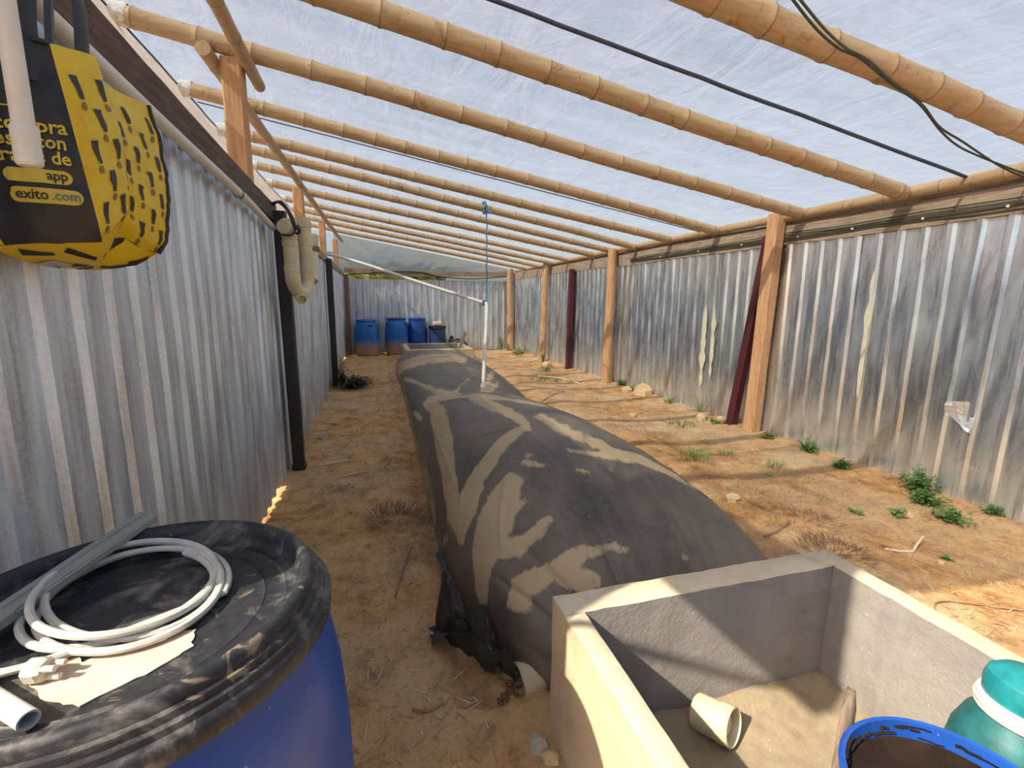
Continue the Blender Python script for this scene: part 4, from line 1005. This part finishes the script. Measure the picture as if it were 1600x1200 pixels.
def pill(x0, x1, z0, z1, off=.0018):
    P = []; r_ = (z1-z0)/2
    for k in range(9): a = -PI/2+PI*k/8; P.append((x1-r_*.5+r_*.7*math.cos(a), (z0+z1)/2+r_*math.sin(a)))
    for k in range(9): a = PI/2+PI*k/8; P.append((x0+r_*.5+r_*.7*math.cos(a), (z0+z1)/2+r_*math.sin(a)))
    m = MB(); n = 33; rows = []
    for t in [.5-.5*math.cos(PI*k/(n-1)) for k in range(n)]:
        x = x0+(x1-x0)*t; e = min(x-x0, x1-x); h_ = r_*math.sqrt(max(0.004, 1-max(0, 1-e/r_)**2))
        rows.append([front(x, (z0+z1)/2+h_*q, off) for q in lin(-1, 1, 4)])
    m.add([p for rw in rows for p in rw], [(j*4+i, (j+1)*4+i, (j+1)*4+i+1, j*4+i+1) for j in range(n-1) for i in range(3)])
    return m.build('printed_badge', PRINT_Y, sb)
letters('compra', -.712, 1.882, .038, PRINT_Y, .98); letters('desdecon', -.728, 1.852, .038, PRINT_Y, .86); letters('través de', -.716, 1.822, .036, PRINT_Y, .88)
pill(-.71, -.602, 1.783, 1.810); letters('app', -.642, 1.791, .026, PRINT_K, .9)
pill(-.705, -.588, 1.743, 1.773); letters('exito', -.695, 1.751, .028, PRINT_K, .9); letters('.com', -.638, 1.751, .026, PRINT_B, .9)
# yellow outlined frame above the lettering, partly behind the pipe
fr = MB(); z0, z1, x0, x1 = 1.925, 2.035, -.735, -.655
def fstrip(xa, xb, za, zb): fr.add([front(x, zz, .002) for zz in lin(za, zb, 8) for x in lin(xa, xb, 3)], [(j*3+i, j*3+i+1, j*3+i+4, j*3+i+3) for j in range(7) for i in range(2)])
fstrip(x0, x0+.003, z0, z1); fstrip(x1-.003, x1, z0, z1); fstrip(x0, x1, z0, z0+.003); fstrip(x0, x1, z1-.003, z1)
fr.build('printed_frame', PRINT_Y, sb)

# ================================================================== BACK OF THE SHED
def barrel(r, h, mat, name, label, loc, neck=.78, lid=None, rim=True):
    t = thing(name, loc, label, 'drum', 'blue plastic drums')
    M_ = Matrix.Translation(Vector(loc))
    prof = [(0, 0), (r*.86, 0), (r*.93, h*.02), (r*.97, h*.08), (r, h*.35), (r, h*.6), (r*.97, h*.76), (r*.90, h*.85), (r*neck, h*.91), (r*neck*.97, h*.93), (r*neck*.97, h*.955)]
    MB().lathe(prof, 36, M_).build('drum_body', mat, t)
    MB().lathe([(r*neck*1.0, h*.95), (r*neck*1.06, h*.953), (r*neck*1.06, h*.985), (r*neck*1.0, h*.99), (r*neck*.95, h*1.0), (r*neck*.9, h*.985), (0, h*.98)], 36, M_).build('lid', lid or mat, t)
    return t
def handles(t, r, h, loc, angs):
    for a in angs:
        p = Vector(loc)+Vector((r*.91*math.cos(a), r*.91*math.sin(a), h*.845)); tg = Vector((-math.sin(a), math.cos(a), 0))
        MB().tube(spline([p-tg*.065+Vector((0, 0, -.02)), p-tg*.05+Vector((.025*math.cos(a), .025*math.sin(a), .005)), p+tg*.05+Vector((.025*math.cos(a), .025*math.sin(a), .005)), p+tg*.065+Vector((0, 0, -.02))], 5), .016, 8).build('grip', NAVY, t)
L1 = (-.21, 14.08, .0); t = barrel(.345, 1.0, BLUE_MUD, 'blue_drum', 'leftmost of the far blue drums, muddy below', L1); handles(t, .345, 1.0, L1, (-1.25, .4, 2.2))
L2 = (.62, 14.28, .0); t = barrel(.335, 1.04, BLUE_MUD, 'blue_drum', 'far blue drum with dark lid, second from the left corner', L2, .80, NAVY); handles(t, .335, 1.04, L2, (-2.5, -.75, 1.2))
L3 = (1.22, 14.36, .0); barrel(.275, 1.03, BLUE, 'blue_drum', 'slimmer far blue drum, between the dark-lidded drum and the small one', L3, .88)
L4 = (1.80, 14.30, .0); t = thing('navy_drum', L4, 'small dark blue drum under a white container at the back wall', 'drum', 'blue plastic drums')
M_ = Matrix.Translation(Vector(L4))
MB().lathe([(0, 0), (.20, 0), (.225, .03), (.245, .35), (.24, .62), (.232, .72)], 32, M_).build('drum_body', NAVY, t)
MB().lathe([(.232, .715), (.262, .72), (.262, .785), (.25, .79), (.25, .80), (0, .80)], 32, M_).build('lid', CABLE_K, t)
jg2 = thing('white_container', (1.80, 14.28, .80), 'squat white plastic container standing on the small dark blue drum', 'container')
MB().bevbox((1.80, 14.28, .865), (.25, .16, .125), .03).build('container_body', simple('milky_plastic', (.66, .60, .44), .45, 0, .1, 8, .05), jg2)
MB().lathe([(.03, .92), (.03, .965), (0, .97)], 16, Matrix.Translation((1.88, 14.28, 0))).build('screw_cap', PVC_W, jg2)
wire('black_hose', [[(2.10, 14.2, .05), (2.12, 14.15, .32), (2.18, 14.1, .50), (2.22, 14.12, .42), (2.16, 14.05, .34)], [(2.14, 14.1, .12), (2.22, 14.05, .36), (2.42, 14.05, .40), (2.60, 14.0, .28), (2.66, 13.95, .06)],
                    [(2.2, 14.1, .08), (2.3, 14.05, .30), (2.5, 14.1, .30), (2.62, 14.1, .05)]], .030, CABLE_K, 'tangle of thick black hose beside the small dark drum', 'hose')
bt = thing('far_tank', (1.53, 12.5, 0), 'low open concrete tank at the far end of the bag', 'tank')
for nm, c, s_ in (('tank_wall', (1.53, 11.72, .16), (1.66, .13, .42)), ('tank_wall', (1.53, 13.35, .16), (1.66, .12, .42)), ('tank_wall', (.77, 12.53, .16), (.13, 1.5, .42)), ('tank_wall', (2.29, 12.53, .16), (.13, 1.5, .42))):
    m = MB().bevbox(c, s_, .015); m.build(nm, CONC_OUT if c[1] != 13.35 else CONC_IN, bt)
MB().box((1.53, 12.53, .03), (1.4, 1.5, .05)).build('sediment', MUD, bt)
tag(MB().bevbox((2.20, 12.6, .38), (.10, .035, .72), .008, Matrix.Rotation(.35, 3, 'Y')).build('plank_end', OLDWOODX, angle=30), 'short leaning plank standing in the far tank', 'plank')

# ================================================================== WEEDS, STONES, LITTER
def leafy(n, h, spread, lw, rnd, upright=.6, lift=.0):
    m = MB()
    for k in range(n):
        a = rnd.uniform(0, 2*PI); r_ = spread*rnd.random()**.6*.5; L = h*rnd.uniform(.45, 1.0); el = rnd.uniform(.25, 1.3)*upright+.25
        b = Vector((r_*math.cos(a), r_*math.sin(a), rnd.uniform(0, lift)+.005)); a2 = a+rnd.uniform(-.8, .8)
        d = Vector((math.cos(a2)*math.cos(el), math.sin(a2)*math.cos(el), math.sin(el))); s_ = Vector((-math.sin(a2), math.cos(a2), 0))
        p1, p2, p3 = b, b+d*L*.55, b+d*L*.95+Vector((math.cos(a2), math.sin(a2), -.5))*L*.18; w_ = lw*rnd.uniform(.6, 1.2)
        m.add([p1-s_*w_*.25, p1+s_*w_*.25, p2-s_*w_*.6, p2+s_*w_*.6, p3], [(0, 1, 3, 2), (2, 3, 4)])
    return m
def bushy(n, h, spread, lw, rnd):
    """a weed of many small leaves in a low dome, on thin stems"""
    m = MB(); C = []
    for k in range(max(3, n//9)):
        a = rnd.uniform(0, 2*PI); r_ = spread*.5*rnd.random()**.7; t = Vector((r_*math.cos(a), r_*math.sin(a), h*rnd.uniform(.45, 1)*(1-.5*r_/(spread*.5+.01))))
        m.tube([t*.15*Vector((1, 1, 0)).length+Vector((0, 0, -.01)), t*.6, t], [.0025, .002, .0015], 4); C.append(t)
    for k in range(n):
        t = rnd.choice(C); q = rnd.uniform(.35, 1.05); b = t*q+Vector((rnd.uniform(-1, 1), rnd.uniform(-1, 1), rnd.uniform(-.3, .3)))*lw*.8
        b.z = max(b.z, .003); a2 = rnd.uniform(0, 2*PI); d = Vector((math.cos(a2), math.sin(a2), rnd.uniform(-.3, .6))).normalized(); s_ = Vector((-math.sin(a2), math.cos(a2), rnd.uniform(-.4, .4))); L = lw*rnd.uniform(.9, 1.9)
        m.add([b, b+d*L*.45-s_*L*.30, b+d*L-Vector((0, 0, .15*L)), b+d*L*.45+s_*L*.30], [(0, 1, 2, 3)])
    return m
def stemmy(n, h, lw, rnd):
    m = MB()
    for k in range(n):
        a = rnd.uniform(0, 2*PI); t = Vector((.35*h*math.cos(a)*rnd.random(), .35*h*math.sin(a)*rnd.random(), h*rnd.uniform(.6, 1)))
        m.tube([(0, 0, 0), t*.5+Vector((.01, 0, 0)), t], [.005, .004, .002], 5)
        for q in range(6):
            b = t*rnd.uniform(.3, 1); a2 = rnd.uniform(0, 2*PI); d = Vector((math.cos(a2), math.sin(a2), .3)); s_ = Vector((-math.sin(a2), math.cos(a2), 0)); L = lw*rnd.uniform(1.2, 2)
            m.add([b, b+d*L*.5-s_*lw*.4, b+d*L, b+d*L*.5+s_*lw*.4], [(0, 1, 2, 3)])
    return m
G = 'green weeds on the earth floor'
WEEDS = [(4.20, 3.68, 'leafy', 26, .26, .30, .040, LEAF, 'bushy green weed below the third rib right of the pine post'),
 (4.17, 3.26, 'leafy', 22, .14, .22, .040, LEAF, 'low round green weed against the near right wall sheet'),
 (3.62, 3.50, 'grass', 22, .12, .22, .010, LEAF2, 'thin grass tuft alone on bare orange soil'),
 (4.22, 2.62, 'leafy', 40, .34, .34, .045, LEAF, 'tall green weed in the gap between two sheets at the right'),
 (4.02, 2.45, 'leafy', 34, .22, .34, .040, LEAF, 'wide green weed below the torn metal flap'),
 (3.90, 2.20, 'leafy', 30, .17, .32, .036, LEAF, 'spreading green weed in front of the torn sheet, lowest at right'),
 (3.66, 2.42, 'leafy', 12, .12, .20, .032, LEAF2, 'small weed left of the spreading weed at right'),
 (3.40, 2.50, 'leafy', 9, .09, .16, .028, LEAF2, 'tiny weed on the soil before the right wall weeds'),
 (4.28, 2.16, 'leafy', 14, .13, .22, .034, LEAF, 'green weed at the foot of the rightmost sheet'),
 (2.98, 3.86, 'grass', 46, .24, .34, .008, LEAF2, 'wispy dry green tuft nearest the bag on the right'),
 (3.45, 3.94, 'grass', 16, .12, .18, .009, LEAF2, 'small grass tuft below the pine post'),
 (3.70, 5.05, 'grass', 26, .12, .36, .012, LEAF, 'low patch of grass before the flaking cream paint'),
 (4.30, 7.70, 'leafy', 18, .24, .26, .045, LEAF, 'green weed at the foot of the smooth round post'),
 (3.20, 8.85, 'grass', 60, .16, .75, .014, LEAF, 'dark green grass clump between bag and far maroon post'),
 (3.62, 9.9, 'leafy', 20, .34, .50, .05, LEAF, 'leafy weed to the left of the far maroon post'),
 (3.35, 3.30, 'grass', 10, .10, .14, .008, LEAF2, 'sparse blades of grass in the middle of the right strip'),
 (4.22, 4.20, 'leafy', 14, .14, .24, .036, LEAF, 'weed right of the foot of the pine post'),
 (4.12, 4.95, 'leafy', 16, .12, .26, .036, LEAF2, 'weed at the foot of the leaning maroon post'),
 (4.24, 5.45, 'stem', 4, .42, .05, .03, LEAF2, 'tall thin weed standing against the flaking cream paint'),
 (4.26, 6.15, 'leafy', 12, .16, .26, .036, LEAF, 'weed at the dark joint between sheets beyond the maroon post'),
 (4.22, 7.15, 'leafy', 12, .22, .24, .04, LEAF, 'weed behind the big tan stone by the right wall'),
 (3.95, 11.0, 'stem', 5, .5, .05, .05, LEAF, 'tall weed beside the knobbly brown log post'),
 (3.98, 13.2, 'leafy', 30, .40, .8, .06, LEAF, 'leafy weed patch between the two farthest log posts'),
 (3.75, 14.3, 'stem', 9, .75, .07, .06, LEAF2, 'tall pale weed left of the far corner log'),
 (3.34, 1.88, 'leafy', 10, .05, .09, .022, LEAF, 'lone tiny green plant near the forked twig')]
for x, y, k, n, h, sp, lw, mt, lab in WEEDS:
    rnd = random.Random(int(x*1000+y*77)); h *= .72; lw *= .55; n = int(n*2.0); sp *= .85
    m = bushy(n*5, h, sp, lw*1.0, rnd) if k == 'leafy' else leafy(n*2, h, sp, lw, rnd, .9) if k == 'grass' else stemmy(n, h, lw*1.2, rnd)
    zb = bumpz(x, y)-.01
    for v in m.v: v += Vector((x, y, zb))
    tag(m.build('weed', mt, smooth=False, loc=(x, y, zb)), lab, 'plant', G, 'thing')
def drytuft(x, y, n, h, sp, mt, label, name='dry_tuft', lw=.0035, cat='plant'):
    rnd_ = random.Random(int(x*991+y*37))
    m = bushy(n*3, h, sp, lw, rnd_) if lw > .01 else leafy(n*3, h*.8, sp, lw, rnd_, .35)
    zb = bumpz(x, y)-.005
    for v in m.v: v += Vector((x, y, zb))
    return tag(m.build(name, mt, smooth=False, loc=(x, y, zb)), label, cat)
drytuft(.10, 3.32, 150, .13, .42, DRY_DARK, 'dark brown withered tuft on the path beside the bag')
drytuft(.20, 2.95, 90, .10, .34, DRY, 'pale brown withered tuft on the path, nearest the bag')
drytuft(-.38, 8.85, 420, .30, .85, LEAF_DARK, 'dark withered shrub at the foot of the far black post', 'dark_shrub', .032)
drytuft(-.60, 8.9, 130, .62, .26, LEAF_DARK, 'upright dark stalks against the wall by the far black post', 'dark_stalks', .026)
drytuft(2.62, 2.05, 130, .12, .40, DRY_DARK, 'dark dry tuft behind the right corner of the front tank')
drytuft(2.75, 2.9, 150, .10, .6, DRY, 'flattened straw tuft on the bank right of the bag')
drytuft(3.5, 3.05, 160, .09, .8, DRY, 'patch of flattened straw before the near right wall')
drytuft(3.55, 9.3, 160, .22, .8, DRY, 'dry straw patch by the far maroon post')
drytuft(3.1, 6.4, 120, .10, .8, DRY, 'dry straw patch beside the middle of the bag')
drytuft(2.85, 2.45, 90, .07, .45, DRY_DARK, 'dark flattened tuft just beyond the front tank corner tuft')
drytuft(3.15, 2.75, 110, .06, .6, DRY, 'low straw tuft between forked twig and bag')
drytuft(3.0, 4.6, 110, .09, .55, DRY_DARK, 'brown withered tuft beside the bag, opposite the pine post')
drytuft(3.7, 4.4, 90, .07, .5, DRY, 'thin straw patch in front of the pine post')
drytuft(-.35, 3.9, 70, .05, .4, DRY_DARK, 'thin brown litter patch by the near black post')
drytuft(.12, 4.5, 80, .05, .35, DRY_DARK, 'thin brown litter patch beside the bag, beyond the withered tufts')
drytuft(.66, 1.60, 60, .09, .16, PURPLE, 'withered purple flowers by the left corner of the front tank', 'withered_flowers', .012)
drytuft(.48, 1.64, 50, .07, .22, DRY_DARK, 'dead leaves heaped against the gathered end of the bag', 'dead_leaves', .012)
# loose straw and grit: nobody could count these
m = MB(); rnd = random.Random(5)
for k in range(6500):
    if rnd.random() < .62: x, y = rnd.uniform(2.3, 4.3), 1.3+rnd.random()**1.6*10
    else: x, y = rnd.uniform(-.75, .35), 1.2+rnd.random()**1.6*10
    a = rnd.uniform(0, PI); L = rnd.uniform(.02, .07)*(1 if y < 5 else 1.6); d = Vector((math.cos(a), math.sin(a), rnd.uniform(-.1, .25)))*L; s_ = Vector((-math.sin(a), math.cos(a), 0))*.0021*(1 if y < 5 else 2)
    b = Vector((x, y, bumpz(x, y)+.004)); m.add([b-s_, b+s_, b+d+s_*.4, b+d-s_*.4], [(0, 1, 2, 3)], rnd.choice((0, 0, 0, 1, 1, 2)))
tag(m.build('loose_straw', [DRY, TWIG_D, TWIG], smooth=False, loc=(0, 0, 0)), 'thin dry straws strewn over the earth floor', 'straw', None, 'stuff')
def rock(c, r_, rnd, flat=.7):
    m = MB(); vs = []; n, k = 7, 5
    sd = rnd.uniform(0, 50)
    for i in range(k+1):
        th = PI*i/k
        for j in range(n):
            ph = 2*PI*j/n; d = Vector((math.sin(th)*math.cos(ph), math.sin(th)*math.sin(ph), math.cos(th)*flat)); vs.append(Vector(c)+d*r_*(1+.45*nz(d.x*1.6+sd, d.y*1.6, d.z*1.6)))
    m.add(vs, [(i*n+j, (i+1)*n+j, (i+1)*n+(j+1) % n, i*n+(j+1) % n) for i in range(k) for j in range(n)]); return m
m = MB()
for k in range(4500):
    if rnd.random() < .6: x, y = rnd.uniform(2.25, 4.35), 1.3+rnd.random()**1.5*9
    else: x, y = rnd.uniform(-.78, .36), 1.2+rnd.random()**1.5*9
    r_ = rnd.uniform(.003, .008)*(1+y*.12)*(2.2 if rnd.random() < .06 else 1); o = len(m.v); z_ = bumpz(x, y)
    q = [Vector((x, y, z_))+Vector((rnd.uniform(-.3, .3), rnd.uniform(-.3, .3), 1))*r_*.8]+[Vector((x, y, z_-.003))+Vector((math.cos(a), math.sin(a), 0))*r_*rnd.uniform(.7, 1.3) for a in lin(0, 2*PI*.8, 5)]
    m.add(q, [(0, 1, 2), (0, 2, 3), (0, 3, 4), (0, 4, 5), (0, 5, 1)])
tag(m.build('earth_crumbs', SOIL, smooth=False, loc=(0, 0, 0)), 'small crumbs of dry earth scattered over the floor', 'earth', None, 'stuff')
for x, y, r_, mt, lab in ((4.20, 6.85, .17, STONE, 'big tan stone at the foot of the right wall'), (4.08, 7.15, .10, STONE, 'tan stone just beyond the big tan stone'),
    (4.10, 5.20, .085, STONE, 'flat tan stone by the leaning maroon post'), (4.22, 4.98, .075, STONE, 'small tan stone touching the leaning maroon post'), (4.02, 5.12, .05, STONE, 'smallest of the tan stones near the leaning maroon post'),
    (3.90, 10.6, .13, STONE, 'pale stone left of the far maroon post'), (3.35, 5.65, .06, STONE, 'pale stone out on the bare right strip'), (.645, 1.36, .040, STONE_G, 'grey stone leaning on the left side of the front tank'),
    (.66, 1.30, .03, STONE, 'brown stone below the grey one at the front tank'), (3.25, 1.85, .022, STONE, 'small clod near the forked pale twig'), (3.72, 2.35, .03, STONE, 'pale pebble among the right wall weeds'),
    (2.62, 2.9, .06, STONE, 'clod on the bank right of the bag'), (-.60, 5.6, .06, STONE_G, 'dark clod at the foot of the left wall'), (-.55, 13.6, .09, STONE, 'pale stone at the foot of the far left corner post')):
    c = (x, y, bumpz(x, y)+r_*.25)
    if x < .7 and y < 1.4: c = (x-.14, y, bumpz(x-.14, y)+r_*.3)
    tag(rock(c, r_, random.Random(int(x*100+y*10))).build('stone', mt, angle=25), lab, 'stone', 'stones on the earth floor')
def twig(path, r_, mt, label):
    P = [Vector((p[0], p[1], bumpz(p[0], p[1])+.008+(p[2] if len(p) > 2 else 0))) for p in path]
    return P, r_, mt, label
ft = MB(); P, *_ = twig([(3.04, 2.03), (3.12, 1.995), (3.20, 1.975)], 0, 0, ''); ft.tube(P, [.006, .008, .008], 6)
P, *_ = twig([(3.20, 1.975), (3.30, 2.02, .02), (3.41, 2.06, .05)], 0, 0, ''); ft.tube(P, [.008, .007, .005], 6)
tag(ft.build('forked_twig', TWIG), 'forked pale twig on the soil right of the front tank', 'twig')
for pth, r_, mt, lab in (([(.05, 2.38), (.10, 2.6), (.165, 2.86)], .006, TWIG_D, 'long thin stalk lying on the path beside the bag'), ([(-.35, 4.28), (-.2, 4.32), (-.1, 4.36)], .007, TWIG, 'pale twig lying across the path'),
    ([(2.42, 2.36), (2.55, 2.38), (2.68, 2.42, .02)], .009, TWIG_D, 'dark twig on the bank right of the bag'), ([(-.55, 4.6), (-.4, 4.66), (-.28, 4.70)], .010, TWIG, 'pale stick near the near black post'),
    ([(.08, 1.62), (.14, 1.60), (.20, 1.63)], .005, TWIG_D, 'short curved stalk on the soil left of the tank'), ([(3.2, 9.2), (3.5, 8.6, .05), (3.7, 8.2)], .012, TWIG, 'bent dry stick in the straw by the far maroon post')):
    P, *_ = twig(pth, 0, 0, '')
    tag(MB().tube(spline(P, 4), r_, 6).build('twig', mt), lab, 'twig', 'twigs on the earth floor')
cw = [Vector((x, y, bumpz(x, y)+.012)) for x, y in ((2.63, 1.40), (2.66, 1.50), (2.76, 1.545), (2.92, 1.50), (3.10, 1.40), (3.4, 1.28))]
tag(MB().tube(spline(cw, 6), .004, 6).build('curved_wire', TWIG_D), 'thin curved wire lying on the sunlit soil at right', 'wire')
# hedge outside, glimpsed over the back wall
m = leafy(900, .28, 1.0, .09, random.Random(3), .7, .5); 
for v in m.v: v.x = v.x*3.2+.6; v.y = v.y*.7+16.3; v.z = v.z*2.2+1.35
for k in range(14): m.tube([(-.9+.22*k, 16.3, -.15), (-.85+.22*k, 16.3+.1*nz(k, 1), 1.7)], [.03, .015], 6)
tag(m.build('hedge', HEDGE, smooth=False), 'yellow green hedge outside, glimpsed over the back wall', 'hedge')
